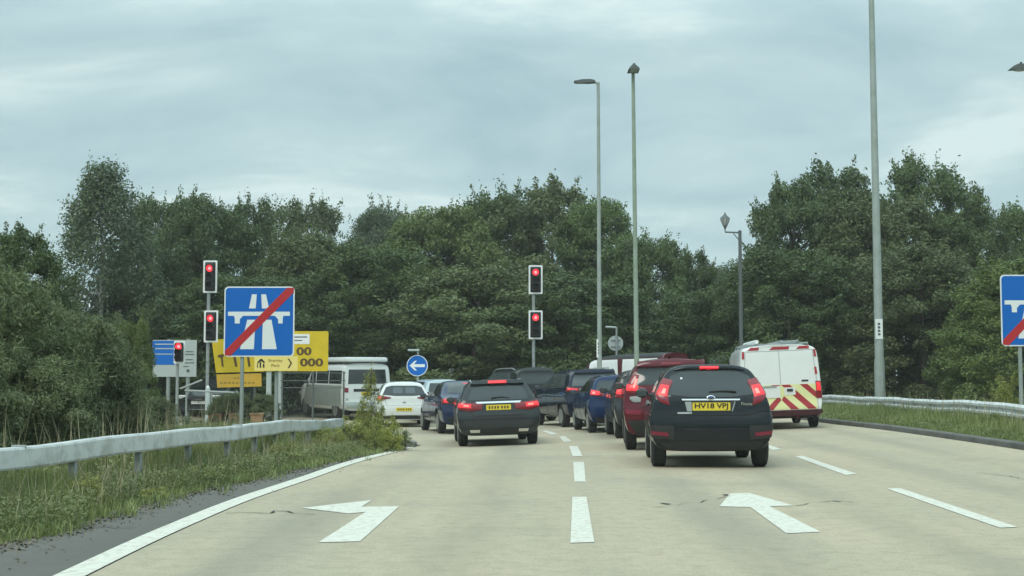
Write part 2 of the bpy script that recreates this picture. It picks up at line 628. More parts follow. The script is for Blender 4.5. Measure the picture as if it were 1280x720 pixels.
rys = [y * 0.5 for y in range(-16, 116)]


def row(y, a, b, n=26):
    a = max(a, -60); b = min(b, 60)
    return [a + (b - a) * k / n for k in range(n + 1)]


sheet('road', lambda y: row(y, left_of(y), right_of(y)), rys, 0.004, M['road'])
mys = [y for y in [k * 0.5 for k in range(-16, 80)] if y <= NOSE_Y]
sheet('road_margin', lambda y: row(y, interp(GRASS, y) - 0.35, interp(LEFT, y) + 0.15, 5), mys, -0.002, M['asphalt'])


def poly_on_road(name, pts, m, dz=0.009, sub=0):
    bm = bmesh.new()
    vs_ = [bm.verts.new((p[0], p[1], 0)) for p in pts]
    bm.faces.new(vs_)
    bmesh.ops.triangulate(bm, faces=bm.faces[:])
    for _ in range(sub):
        bmesh.ops.subdivide_edges(bm, edges=bm.edges[:], cuts=1, use_grid_fill=True)
    for v in bm.verts:
        v.co.z = zg(v.co.x, v.co.y) + dz
    for f in bm.faces:
        if f.normal.z < 0: f.normal_flip()
    o = obj(name, bm, m)
    tag(o, kind='structure')
    return o


def strip_on_road(name, path, wid, m, dz=0.009):
    bm = bmesh.new()
    prev = None
    for i, p in enumerate(path):
        a = path[max(0, i - 1)]; b = path[min(len(path) - 1, i + 1)]
        t = Vector((b[0] - a[0], b[1] - a[1])).normalized()
        n = Vector((-t.y, t.x))
        hw = (wid[i] if hasattr(wid, '__len__') else wid) / 2
        q = []
        for s in (1, -1):
            x, y = p[0] + n.x * hw * s, p[1] + n.y * hw * s
            q.append(bm.verts.new((x, y, zg(x, y) + dz)))
        if prev: bm.faces.new((prev[1], q[1], q[0], prev[0]))
        prev = q
    o = obj(name, bm, m)
    tag(o, kind='structure')
    return o


eys = [y * 0.5 for y in range(-14, 80) if y * 0.5 <= nose.y - 0.8]
strip_on_road('edge_line', [(interp(LEFT, y) - 0.11, y) for y in eys], 0.20, M['line'])


def px_poly(name, pts, m=M['line'], sub=1):
    return poly_on_road(name, [gp(*p) for p in pts], m, sub=sub)


for q in ([(713, 680), (743, 679), (733, 622), (715.5, 622)],
          [(718, 603), (732, 603), (730, 578), (716.5, 578)],
          [(716, 571), (728, 570.5), (722, 558), (711.5, 558)],
          [(705, 553), (715, 552), (706, 545.5), (699, 546)],
          [(690, 543.5), (698, 542.5), (682, 538.5), (677, 539)],
          [(1250, 661), (1272, 660), (1125, 611), (1108, 611.5)],
          [(1057, 594.5), (1071, 593), (1004, 570.5), (993, 571)],
          [(966, 563), (977, 562), (952, 553.5), (944, 554)]):
    px_poly('lane_marking', q)
px_poly('arrow_marking', [(377, 636), (465, 626), (452, 634.5), (499, 634), (450, 678), (398, 679.4), (457, 641), (436, 643)])
px_poly('arrow_marking', [(899, 634), (913, 618), (936, 617), (992, 633), (962, 634), (1026, 666), (983, 668), (938, 635)])


def crack(px_pts, wid=0.03):
    pts = [gp(*p) for p in px_pts]
    path = []
    for a, b in zip(pts, pts[1:]):
        n = max(2, int((b - a).length / 0.12))
        for k in range(n):
            q = a.lerp(b, k / n)
            path.append((q.x + random.gauss(0, 0.015), q.y + random.gauss(0, 0.05)))
    strip_on_road('road_crack', path, [max(0.004, random.gauss(wid, wid * 0.5)) for _ in path], M['crack'], 0.0115)


crack([(282, 643), (300, 641.5), (335, 643), (345, 640), (372, 641.5), (405, 646)], 0.020)
crack([(812, 636), (845, 632), (880, 627), (920, 620)], 0.010)
crack([(995, 632), (1045, 627), (1085, 631)], 0.012)
crack([(1225, 592), (1262, 596), (1310, 606)], 0.012)
crack([(828, 630), (845, 633)], 0.05)
crack([(1040, 627), (1054, 629.5)], 0.05)
crack([(906, 619), (920, 621)], 0.05)
crack([(60, 663), (130, 659), (190, 658)], 0.02)


def kerb_strip(name, path, m, wid=0.14, h=0.11, side=1):
    bm = bmesh.new()
    prev = None
    for i, p in enumerate(path):
        a = path[max(0, i - 1)]; b = path[min(len(path) - 1, i + 1)]
        t = Vector((b[0] - a[0], b[1] - a[1])).normalized()
        n = Vector((t.y, -t.x)) * side
        z = zg(*p)
        prof = ((0, -0.06), (0.012, h - 0.02), (0.03, h), (wid, h), (wid, -0.06))
        q = [bm.verts.new((p[0] + n.x * u, p[1] + n.y * u, z + v)) for u, v in prof]
        if prev:
            for k in range(4):
                bm.faces.new((prev[k], q[k], q[k + 1], prev[k + 1]))
        if i == 0: bm.faces.new(q)
        if i == len(path) - 1: bm.faces.new(q[::-1])
        prev = q
    o = obj(name, bm, m)
    tag(o, kind='structure')
    return o


kerb_strip('kerb', [(interp(KERB, y) + 0.02, y) for y in [k * 0.75 for k in range(-8, 59)]], M['kerb'], wid=0.22)
# rounded kerb at the tip of the verge
nk = [(left_of(NOSE_Y - 1.2 + 0.3 * k) - 0.04, NOSE_Y - 1.2 + 0.3 * k) for k in range(15)]
for _ in range(3):
    nk = nk[:1] + [((a[0] + 2 * b[0] + c[0]) / 4, (a[1] + 2 * b[1] + c[1]) / 4) for a, b, c in zip(nk, nk[1:], nk[2:])] + nk[-1:]
kerb_strip('kerb', nk, M['kerb_pale'], wid=0.16, h=0.10, side=-1)


# ------------------------------------------------------------------ leaves
def mesh_from_quads(name, V, tint, m):
    n = len(V) // 4
    me = bpy.data.meshes.new(name)
    me.vertices.add(n * 4)
    me.vertices.foreach_set('co', V.astype(np.float32).ravel())
    me.loops.add(n * 4)
    me.loops.foreach_set('vertex_index', np.arange(n * 4, dtype=np.int32))
    me.polygons.add(n)
    me.polygons.foreach_set('loop_start', np.arange(0, n * 4, 4, dtype=np.int32))
    me.polygons.foreach_set('loop_total', np.full(n, 4, dtype=np.int32))
    at_ = me.attributes.new('tint', 'FLOAT', 'FACE')
    at_.data.foreach_set('value', tint.astype(np.float32))
    me.update(calc_edges=True)
    me.materials.append(m)
    return me


def unit(a):
    return a / np.maximum(1e-9, np.linalg.norm(a, axis=1, keepdims=True))


def leaves(C, N, size, aspect, g, droop=0.0):
    """rhombic leaf quads centred at C with normals N"""
    n = len(C)
    N = unit(N)
    T = g.normal(size=(n, 3))
    T[:, 2] -= droop
    T = unit(T - N * (T * N).sum(1, keepdims=True))
    B = np.cross(N, T)
    s = size * g.uniform(0.6, 1.35, (n, 1))
    V = np.empty((n, 4, 3))
    V[:, 0] = C - T * s
    V[:, 1] = C + B * s * aspect
    V[:, 2] = C + T * s
    V[:, 3] = C - B * s * aspect
    return V.reshape(-1, 3)


def crown_data(seed, rx, zlo, h, ncl, per, leaf, aspect=0.5, shape='broad', sprig=0.25, rcl=(0.55, 1.05), droop=0.0):
    g = np.random.default_rng(seed)
    t = g.beta(1.25, 1.15, ncl)
    if shape == 'broad':
        prof = np.sin(np.pi * np.clip(0.10 + 0.86 * t, 0, 1)) ** 0.62
    elif shape == 'birch':
        prof = (1 - t) ** 0.55 * np.clip(0.35 + 2.2 * t, 0, 1)
    elif shape == 'dome':
        prof = np.sqrt(np.clip(1 - (t * 0.98) ** 2, 0, 1))
    else:
        prof = np.sin(np.pi * np.clip(0.22 + 0.72 * t, 0, 1)) ** 0.8
    ang = g.uniform(0, 2 * np.pi, ncl)
    ph = g.uniform(0, 6.28, 4)
    lob = 1 + 0.17 * np.sin(2 * ang + ph[0] + 3 * t) + 0.13 * np.sin(3 * ang + ph[1] - 5 * t) + 0.10 * np.sin(5 * ang + ph[2] + 9 * t)
    rad = g.uniform(0.25, 1, ncl) ** 0.45
    rr = rx * prof * lob * rad
    cx, cy = rr * np.cos(ang), rr * np.sin(ang)
    cz = zlo + (h - zlo) * t + g.normal(0, 0.12, ncl)
    cen = np.stack([cx, cy, cz], 1)
    r = g.uniform(*rcl, ncl)
    # sprigs poke out of the top and the sides
    ns = int(ncl * sprig)
    if ns:
        k = g.integers(0, ncl, ns)
        outv = unit(np.stack([cx[k], cy[k], (cz[k] - (zlo + h) / 2) * 0.8 + 0.9], 1) + g.normal(0, .35, (ns, 3)))
        cen = np.vstack([cen, cen[k] + outv * (r[k, None] * g.uniform(0.7, 1.2, (ns, 1)))])
        r = np.concatenate([r, g.uniform(0.16, 0.30, ns) * np.mean(rcl) / 0.7])
        stretch = np.vstack([np.zeros((len(k0 := cx), 3)), outv])
    else:
        stretch = np.zeros((len(cen), 3))
    cnt = np.maximum(8, (per * (r / np.mean(rcl)) ** 2)).astype(int)
    idx = np.repeat(np.arange(len(cen)), cnt)
    n = len(idx)
    D = unit(g.normal(size=(n, 3)))
    rad = g.uniform(0.15, 1, (n, 1)) ** 0.5
    P = cen[idx] + D * rad * r[idx, None] * np.array([1, 1, 0.72])
    P += stretch[idx] * (r[idx] * g.normal(0, 1.05, n))[:, None]
    if droop:
        P[:, 2] -= droop * (g.uniform(0, 1, n) ** 1.5)
    P[:, 2] = np.maximum(P[:, 2], 0.05)
    mid = np.array([0, 0, zlo + 0.35 * (h - zlo)])
    out = unit(P - mid)
    N = 0.55 * D + 0.35 * out + np.array([0, 0, 0.35]) + 0.75 * g.normal(size=(n, 3))
    V = leaves(P, N, leaf, aspect, g, droop=0.8 if droop else 0.0)
    ct = g.uniform(0, 1, len(cen))
    tint = np.clip(0.55 * ct[idx] + g.uniform(0, 0.55, n) - 0.05, 0, 1)
    return V, tint, cen


def trunk_mesh(name, h, r0, cen, g, m, nl=14, lean=0.0, base=0.0):
    bm = bmesh.new()
    top = Vector((lean, 0.1 * lean, h * 0.86))
    pts = [Vector((0, 0, -0.15)), Vector((0.02, 0, h * 0.12)), Vector((lean * 0.3, 0.05, h * 0.4)), Vector((lean * 0.7, 0, h * 0.65)), top]
    add_tube(bm, pts, [r0 * 1.25, r0, r0 * 0.72, r0 * 0.45, r0 * 0.1], 9)
    k = g.choice(len(cen), size=min(nl, len(cen)), replace=False)
    for i in k:
        c = Vector(cen[i])
        zt = max(h * 0.1, min(h * 0.75, c.z - 0.35 * math.hypot(c.x, c.y) - 0.2))
        a = Vector((lean * zt / h, 0, zt))
        midp = a.lerp(c, 0.5) + Vector((0, 0, 0.25))
        add_tube(bm, [a, midp, c], [r0 * 0.32, r0 * 0.18, r0 * 0.05], 6)
    me = bpy.data.meshes.new(name)
    bm.to_mesh(me)
    bm.free()
    me.polygons.foreach_set('use_smooth', [True] * len(me.polygons))
    me.materials.append(m)
    return me


PROTO = {}


def make_proto(key, seed, rx, zlo, h, ncl, per, leaf, shape='broad', aspect=0.5, sprig=0.25, rcl=(0.55, 1.05), droop=0.0, r0=0.2, bark='bark', nl=14):
    V, tint, cen = crown_data(seed, rx, zlo, h, ncl, per, leaf, aspect, shape, sprig, rcl, droop)
    cm = mesh_from_quads('crown', V, tint, FOL['mid'])
    tm = trunk_mesh('trunk', h, r0, cen, np.random.default_rng(seed + 50), M[bark], nl)
    PROTO[key] = (cm, tm, rx, h)


make_proto('broad_a', 11, 4.6, 0.4, 11, 330, 250, 0.09, rcl=(0.45, 1.0), aspect=0.55)
make_proto('broad_b', 12, 4.4, 0.3, 11, 320, 250, 0.09, sprig=0.5, rcl=(0.45, 1.0), aspect=0.55)
make_proto('broad_c', 13, 4.8, 0.2, 11, 340, 250, 0.09, shape='dome', sprig=0.5, rcl=(0.45, 1.0), aspect=0.55)
make_proto('open', 14, 4.5, 0.4, 11, 250, 230, 0.09, sprig=0.9, rcl=(0.38, 0.85), aspect=0.55)
make_proto('wispy', 15, 4.2, 0.4, 11, 240, 190, 0.085, sprig=1.6, rcl=(0.32, 0.78), r0=0.16)
make_proto('birch', 16, 2.6, 1.0, 14, 260, 150, 0.09, shape='spread', sprig=0.4, rcl=(0.4, 0.8), droop=1.5, r0=0.15, bark='birch_bark', nl=30)
make_proto('shrub_a', 21, 1.5, 0.05, 2.6, 150, 300, 0.036, shape='dome', aspect=0.4, sprig=0.5, rcl=(0.17, 0.36), r0=0.04)
make_proto('shrub_b', 22, 1.4, 0.05, 2.6, 150, 280, 0.045, shape='dome', aspect=0.2, sprig=1.1, rcl=(0.15, 0.36), r0=0.04)
make_proto('weed', 23, 0.42, 0.0, 0.75, 60, 60, 0.032, shape='dome', aspect=0.3, sprig=0.8, rcl=(0.08, 0.17), r0=0.012)
make_proto('spire', 24, 0.42, 0.0, 1.7, 75, 34, 0.030, shape='birch', aspect=0.3, sprig=1.4, rcl=(0.05, 0.13), r0=0.012, nl=40)


def tree(name, key, X, Y, height, width, fol, label, cat, group, rz=None, z=None):
    cm, tm, rx, h = PROTO[key]
    g = random.uniform(0, 6.28) if rz is None else rz
    r = empty(name, (X, Y, zg(X, Y) - 0.03 if z is None else z), g, label, cat, group)
    r.scale = (width / (2 * rx), width / (2 * rx), height / h)
    t = link('trunk', tm, None, r)
    c = link('crown', cm, None, r)
    c.material_slots[0].link = 'OBJECT'
    c.material_slots[0].material = FOL[fol]
    return r


def tree_px(name, key, px, top, d, wpx, fol, label, cat='tree', group=None, rz=None):
    p = at(px, top, d)
    s = F / d
    return tree(name, key, p.x, d, (p.z - zg(p.x, d)) * (0.93 if cat == 'tree' and key != 'birch' else 1.0), wpx / s, fol, label, cat, group, rz)


TG = 'trees behind the junction'
for a in [
    ('birch_tree', 'birch', 130, 203, 52, 126, 'grey', 'tall thin birch with drooping branches and sky showing through, at the left', 'tree'),
    ('leafy_tree', 'open', 25, 272, 33, 165, 'mid', 'small dark leafy tree at the left edge of the view, above the roadside bushes', 'tree'),
    ('leafy_tree', 'broad_b', 205, 228, 62, 138, 'deep', 'dark green tree just right of the drooping birch', 'tree'),
    ('leafy_tree', 'broad_a', 262, 236, 57, 165, 'deep', 'dark round tree right behind the left-hand traffic signal', 'tree'),
    ('leafy_tree', 'wispy', 322, 236, 66, 151, 'deep', 'tree with thin feathery top behind the left blue motorway sign', 'tree'),
    ('leafy_tree', 'wispy', 378, 232, 69, 165, 'olive', 'loose topped tree with bare twigs against the sky, right of the left blue motorway sign', 'tree'),
    ('leafy_tree', 'broad_c', 385, 285, 58, 206, 'olive', 'low olive green tree above the large yellow panel with zeros', 'tree'),
    ('leafy_tree', 'broad_b', 478, 243, 78, 124, 'grey', 'pale grey green round tree rising behind the wood left of centre', 'tree'),
    ('leafy_tree', 'broad_a', 545, 248, 64, 193, 'bright', 'yellowish green tree behind the round blue arrow sign', 'tree'),
    ('leafy_tree', 'broad_b', 462, 292, 57, 193, 'mid', 'low mid green tree above the camper van with raised roof', 'tree'),
    ('leafy_tree', 'broad_c', 620, 230, 67, 179, 'mid', 'tall mid green tree just left of the central traffic signal', 'tree'),
    ('leafy_tree', 'open', 690, 215, 65, 206, 'olive', 'tallest olive tree of the central wood, right of the central traffic signal', 'tree'),
    ('leafy_tree', 'broad_a', 748, 236, 63, 151, 'mid', 'green tree behind the lamp post whose flat head points left', 'tree'),
    ('leafy_tree', 'broad_c', 595, 325, 54, 262, 'olive', 'broad low dark tree behind the estate car and the round blue sign', 'tree'),
    ('leafy_tree', 'broad_a', 720, 335, 54, 234, 'deep', 'broad low dark tree behind the dark blue people carrier', 'tree'),
    ('leafy_tree', 'broad_b', 812, 282, 60, 138, 'deep', 'darker tree sloping down right of the lamp post with the end-on head', 'tree'),
    ('leafy_tree', 'open', 868, 303, 61, 96, 'deep', 'small ragged dark tree at the right end of the central wood', 'tree'),
    ('leafy_tree', 'broad_c', 862, 365, 56, 179, 'deep', 'low dark tree behind the red hatch roof and silver van', 'tree'),
    ('leafy_tree', 'broad_a', 905, 328, 105, 151, 'deep', 'small distant tree in the gap beside the lantern post', 'tree'),
    ('leafy_tree', 'open', 990, 212, 57, 165, 'deep', 'dark ragged tree just right of the lantern post', 'tree'),
    ('leafy_tree', 'open', 1042, 193, 60, 193, 'deep', 'tall dark tree left of the tallest lamp post on the right', 'tree'),
    ('leafy_tree', 'wispy', 1160, 178, 57, 179, 'deep', 'tree with the highest thin twiggy top, right of the tallest lamp post', 'tree'),
    ('leafy_tree', 'open', 1205, 220, 58, 124, 'deep', 'narrow dark tree with twigs hanging out to the right, left of the right edge', 'tree'),
    ('leafy_tree', 'broad_b', 1105, 232, 55, 206, 'olive', 'brownish olive tree directly behind the tallest lamp post', 'tree'),
    ('leafy_tree', 'broad_c', 1150, 300, 50, 234, 'olive', 'broad low olive tree between the tallest lamp post and the right blue sign', 'tree'),
    ('leafy_tree', 'broad_a', 985, 300, 52, 206, 'deep', 'broad low dark tree behind the white van with red chevrons', 'tree'),
    ('leafy_tree', 'broad_b', 1290, 238, 60, 151, 'mid', 'mid green tree cut by the right edge of the view', 'tree'),
    ('leafy_tree', 'broad_c', 1272, 318, 42, 206, 'bright', 'bright green rounded tree behind the right blue motorway sign', 'tree'),
    ('leafy_tree', 'broad_b', 300, 330, 53, 206, 'deep', 'low dark tree behind the tilted yellow sign', 'tree'),
    ('leafy_tree', 'broad_c', 5, 350, 46, 150, 'olive', 'low olive tree behind the roadside bushes at the left edge', 'tree'),
    ('leafy_tree', 'broad_a', 180, 352, 54, 206, 'deep', 'low dark tree at the foot of the drooping birch', 'tree'),
]:
    tree_px(*a, group=TG)

SG = 'bushes behind the left guard rail'
for a in [
    ('bush', 'shrub_b', 5, 352, 17.5, 230, 'bush', 'tall feathery bush at the left edge behind the guard rail'),
    ('bush', 'shrub_a', 85, 396, 19.5, 180, 'bush', 'dense green bush right of the tallest bush behind the guard rail'),
    ('bush', 'shrub_b', 138, 425, 21.5, 115, 'bush', 'feathery bush just left of the small traffic signal'),
    ('bush', 'shrub_a', 165, 408, 30, 75, 'bright', 'rounded yellow green bush left of the blue and grey direction sign'),
    ('bush', 'shrub_a', -70, 405, 15.5, 210, 'bush', 'dark bush cut by the left edge, nearest behind the guard rail'),
    ('bush', 'shrub_a', 45, 450, 17.0, 170, 'bush', 'low bush close behind the guard rail at the left'),
    ('bush', 'shrub_b', 140, 470, 20, 110, 'bush', 'low feathery bush behind the guard rail below the small traffic signal'),
    ('bush', 'shrub_a', 190, 498, 26, 80, 'bush', 'low green bush in front of the parked dark car'),
    ('bush', 'shrub_a', 292, 492, 40, 60, 'olive', 'small dark bush under the tilted yellow sign'),
    ('bush', 'shrub_a', 330, 494, 42, 52, 'olive', 'small dark bush under the yellow sign with a house symbol'),
]:
    tree_px(*a, cat='bush', group=SG)

WG = 'weeds growing in the verges'
for px, top, d, wpx, fol, lab in [
    (452, 500, 26.2, 26, 'lime', 'slender yellow green weed left of the tallest weed'),
    (477, 503, 26.8, 26, 'lime', 'slender yellow green weed right of the tallest weed'),
    (506, 536, 27.0, 26, 'bright', 'small bright weed right at the rounded kerb of the verge tip'),
    (470, 520, 25.6, 34, 'lime', 'leafy bright weed at the foot of the tallest weed'),
    (400, 534, 23.0, 26, 'lime', 'slender weed in front of the rail left of its far end'),
    (492, 518, 26.6, 30, 'lime', 'short slender weed nearest to the kerb at the verge tip'),
    (430, 532, 25.5, 20, 'bright', 'short slender weed at the far end of the left rail'),
]:
    tree_px('weed_plant', 'spire', px, top, d, wpx, fol, lab, 'weed', WG)
tree_px('weed_plant', 'spire', 464, 461, 26.5, 38, 'lime', 'tall yellow green weed at the tip of the left verge before the white hatchback', 'weed', WG)
for px, top, d, wpx, fol, lab in [
    (444, 526, 26, 38, 'lime', 'bushy weed left of the tall yellow green weed'),
    (484, 534, 26.3, 36, 'lime', 'low round weed at the tip of the left verge'),
    (418, 538, 24.5, 36, 'lime', 'green weed in front of the far end of the left rail'),
    (352, 556, 19.8, 50, 'lime', 'yellowish weed below the left rail under the yellow house sign'),
    (300, 572, 17.8, 50, 'bright', 'green weed under the left rail below the left blue sign'),
    (250, 585, 15.9, 45, 'lime', 'pale weed on the left verge below the tilted yellow sign'),
    (190, 609, 14.0, 44, 'lime', 'green weed close to the asphalt edge of the left verge'),
    (105, 600, 13.0, 55, 'lime', 'weed below the left rail beneath the bushes'),
    (30, 620, 11.8, 60, 'bush', 'weed at the left edge of the view in front of the rail'),
]:
    tree_px('weed_plant', 'weed', px, top, d, wpx, fol, lab, 'weed', WG)
for px, top, d, wpx, fol, lab in [
    (1110, 503, 37, 50, 'bush', 'green weed under the right rail near the tallest lamp post'),
    (1180, 505, 33, 50, 'lime', 'yellowish weed on the right verge left of the right blue sign'),
    (1240, 520, 28.0, 36, 'bright', 'green weed on the right verge below the right blue sign'),
    (1258, 478, 32, 40, 'lime', 'tall pale weed behind the right rail beside the right blue sign post'),
]:
    tree_px('weed_plant', 'weed', px, top, d, wpx, fol, lab, 'weed', WG)


# ------------------------------------------------------------------ grass
def blades(name, P, hgt, wid, m, seed, lean=0.35, label=None):
    g = np.random.default_rng(seed)
    n = len(P)
    a = g.uniform(0, 2 * np.pi, n)
    d = np.stack([np.cos(a), np.sin(a), np.zeros(n)], 1)
    s = np.stack([-np.sin(a), np.cos(a), np.zeros(n)], 1)
    h = hgt * g.uniform(0.5, 1.25, (n, 1)) if not hasattr(hgt, 'shape') else hgt[:, None] * g.uniform(0.5, 1.25, (n, 1))
    l = h * lean * g.uniform(0.1, 1.3, (n, 1))
    w_ = wid * g.uniform(0.6, 1.3, (n, 1))
    up = np.array([0, 0, 1.0])
    p1 = P + up * h * 0.55 + d * l * 0.3
    p2 = P + up * h + d * l
    V = np.empty((n, 2, 4, 3))
    V[:, 0, 0] = P - s * w_; V[:, 0, 1] = P + s * w_; V[:, 0, 2] = p1 + s * w_ * 0.8; V[:, 0, 3] = p1 - s * w_ * 0.8
    V[:, 1, 0] = p1 - s * w_ * 0.8; V[:, 1, 1] = p1 + s * w_ * 0.8; V[:, 1, 2] = p2 + s * w_ * 0.1; V[:, 1, 3] = p2 - s * w_ * 0.1
    ck = 0.5 + 0.5 * np.sin(P[:, 0] * 1.9 + 1.3 * np.sin(P[:, 1] * 1.1)) * np.cos(P[:, 1] * 1.4 + P[:, 0])
    t = np.clip(0.45 * ck + g.uniform(0, 0.6, n), 0, 1)
    me = mesh_from_quads(name, V.reshape(-1, 3), np.repeat(t, 2), m)
    o = link(name, me)
    tag(o, label, 'grass', kind='stuff')
    return o


LRAIL = smooth_tab([(3.0, -5.95), (12.1, -4.65), (15.6, -4.17), (19, -3.85), (24, -3.78), (29.0, -3.72)], 0.5, 3)
RRAIL = smooth_tab([(18.0, 10.6), (27.0, 10.35), (35.0, 10.3), (46.0, 10.6)], 0.5, 3)


def scatter(n, ylo, yhi, xl, xr, seed, power=1.0, drop=None):
    g = np.random.default_rng(seed)
    y = ylo + (yhi - ylo) * g.uniform(0, 1, n) ** power
    xa = np.array([xl(v) for v in y]); xb = np.array([xr(v) for v in y])
    x = xa + (xb - xa) * g.uniform(0, 1, n)
    # clumps
    keep = (np.sin(x * 2.3 + np.sin(y * 1.7) * 1.5) * np.sin(y * 1.9 + x) + g.normal(0, 0.7, n)) > -0.75
    x, y = x[keep], y[keep]
    z = np.array([zg(a, b) for a, b in zip(x, y)]) - 0.03
    return np.stack([x, y, z], 1)


ge = lambda y: interp(GRASS, y) if y <= NOSE_Y else left_of(y)
P = scatter(110000, 5, 27.4, lambda y: interp(LRAIL, y) - 0.5, lambda y: ge(y) - 0.02 + 0.14 * math.sin(y * 3.1) * math.sin(y * 1.3), 31)
edge = np.array([ge(v) for v in P[:, 1]]) - P[:, 0]
hh = np.clip(0.08 + 0.30 * edge, 0.06, np.minimum(0.52, 0.28 + 0.022 * np.maximum(0, P[:, 1] - 12))) * (0.8 + 0.3 * np.sin(P[:, 1] * 1.3 + P[:, 0] * 2))
blades('verge_grass', P, hh, 0.0055, M['grass'], 41, label='long unmown grass of the left verge in front of the guard rail')
P = scatter(46000, 6, 34, lambda y: interp(LRAIL, min(y, 29)) - (6 if y < 29 else 4.2), lambda y: interp(LRAIL, min(y, 29)) - 0.4 if y < 29 else left_of(y) - 0.3, 32)
blades('rough_grass', P, 0.45, 0.009, M['grass'], 42, label='rough grass behind the left guard rail around the sign posts')
P = scatter(60000, 20, 45.5, lambda y: interp(KERB, min(y, 44)) + 0.22, lambda y: interp(RRAIL, y) + 1.6, 33)
edge = P[:, 0] - np.array([interp(KERB, min(v, 44)) for v in P[:, 1]])
blades('verge_grass', P, np.clip(0.12 + 0.20 * edge, 0.1, 0.45), 0.010, M['grass'], 43, label='grass of the right verge between the kerb and the guard rail')
P = scatter(700, 9.5, 24, lambda y: interp(LRAIL, y) - 1.5, lambda y: interp(LRAIL, y) - 0.25, 34)
blades('dry_stems', P, 0.85, 0.007, M['straw'], 44, lean=0.25, label='pale dry stalks standing behind the left guard rail')
P = scatter(500, 24, 42, lambda y: interp(RRAIL, y) - 0.5, lambda y: interp(RRAIL, y) + 0.8, 35)
blades('dry_stems', P, 0.75, 0.009, M['straw'], 45, lean=0.25, label='pale dry stalks along the right guard rail')
P = scatter(1500, 8, 27, lambda y: interp(LRAIL, y) + 0.05, lambda y: ge(y) - 0.15, 36)
blades('dry_stems', P, 0.42, 0.004, M['straw'], 46, lean=0.5, label='straw coloured stalks among the grass of the left verge')


# low leafy ground cover among the grass
def cover(name, P, zmax, leaf, seed, fol, label):
    g = np.random.default_rng(seed)
    P = P.copy()
    P[:, 2] += zmax * g.uniform(0.05, 1, len(P)) ** 1.4
    N = g.normal(size=(len(P), 3)) * 0.7 + np.array([0, -0.3, 0.7])
    V = leaves(P, N, leaf, 0.42, g)
    ck = 0.5 + 0.5 * np.sin(P[:, 0] * 2.7 + 1.3 * np.sin(P[:, 1] * 1.7)) * np.cos(P[:, 1] * 1.9 + P[:, 0])
    t = np.clip(0.5 * ck + g.uniform(0, 0.5, len(P)), 0, 1)
    o = link(name, mesh_from_quads(name, V, t, fol))
    tag(o, label, 'ground cover', kind='stuff')


g_ = np.random.default_rng(77)
tp = []
for y in np.arange(6, 26, 0.11):
    if g_.uniform() < 0.55:
        off = -0.05 + abs(g_.normal(0, 0.13)) * (1 if g_.uniform() < .7 else 1.8)
        x = ge(y) + off
        for _ in range(int(g_.uniform(5, 26))):
            tp.append((x + g_.normal(0, .05), y + g_.normal(0, .06), zg(x, y) - 0.01))
blades('edge_grass', np.array(tp), 0.12, 0.0055, M['grass'], 48, lean=0.9, label='grass tufts creeping over the edge of the dark asphalt margin')
# grit, soil and dead leaves gathered along the edge
gp_ = []
for _ in range(5200):
    y = g_.uniform(5.5, 27)
    x = ge(y) + g_.exponential(0.13) - 0.03
    gp_.append((x, y, zg(x, y) + 0.004))
P = np.array(gp_)
N = g_.normal(size=(len(P), 3)) * 0.35 + np.array([0, 0, 1.0])
o = link('edge_debris', mesh_from_quads('edge_debris', leaves(P, N, 0.016, 0.7, g_), g_.uniform(0, 1, len(P)), foliage('dead_leaf', (0.06, 0.05, 0.035), (0.20, 0.165, 0.10), 0.0)))
tag(o, 'grit and dead leaves along the edge of the dark asphalt margin', 'debris', kind='stuff')
FOL['cover'] = foliage('leaf_cover', (0.085, 0.12, 0.04), (0.26, 0.29, 0.11))
P = scatter(110000, 5, 27.4, lambda y: interp(LRAIL, y) - 0.6, lambda y: ge(y) - 0.10 + 0.2 * math.sin(y * 2.1) * math.sin(y * 0.9 + 1), 37)
cover('ground_cover', P, 0.26, 0.020, 51, FOL['cover'], 'leafy ground cover between the grass of the left verge')
P = scatter(26000, 20, 44.5, lambda y: interp(KERB, min(y, 44)) + 0.25, lambda y: interp(RRAIL, y) + 1.2, 38)
cover('ground_cover', P, 0.28, 0.032, 52, FOL['cover'], 'leafy ground cover between the grass of the right verge')
P = scatter(40000, 8, 36, lambda y: interp(LRAIL, min(y, 29)) - 6, lambda y: interp(LRAIL, min(y, 29)) - 0.2, 39)
cover('ground_cover', P, 0.40, 0.035, 53, FOL['cover'], 'leafy ground cover behind the left guard rail')


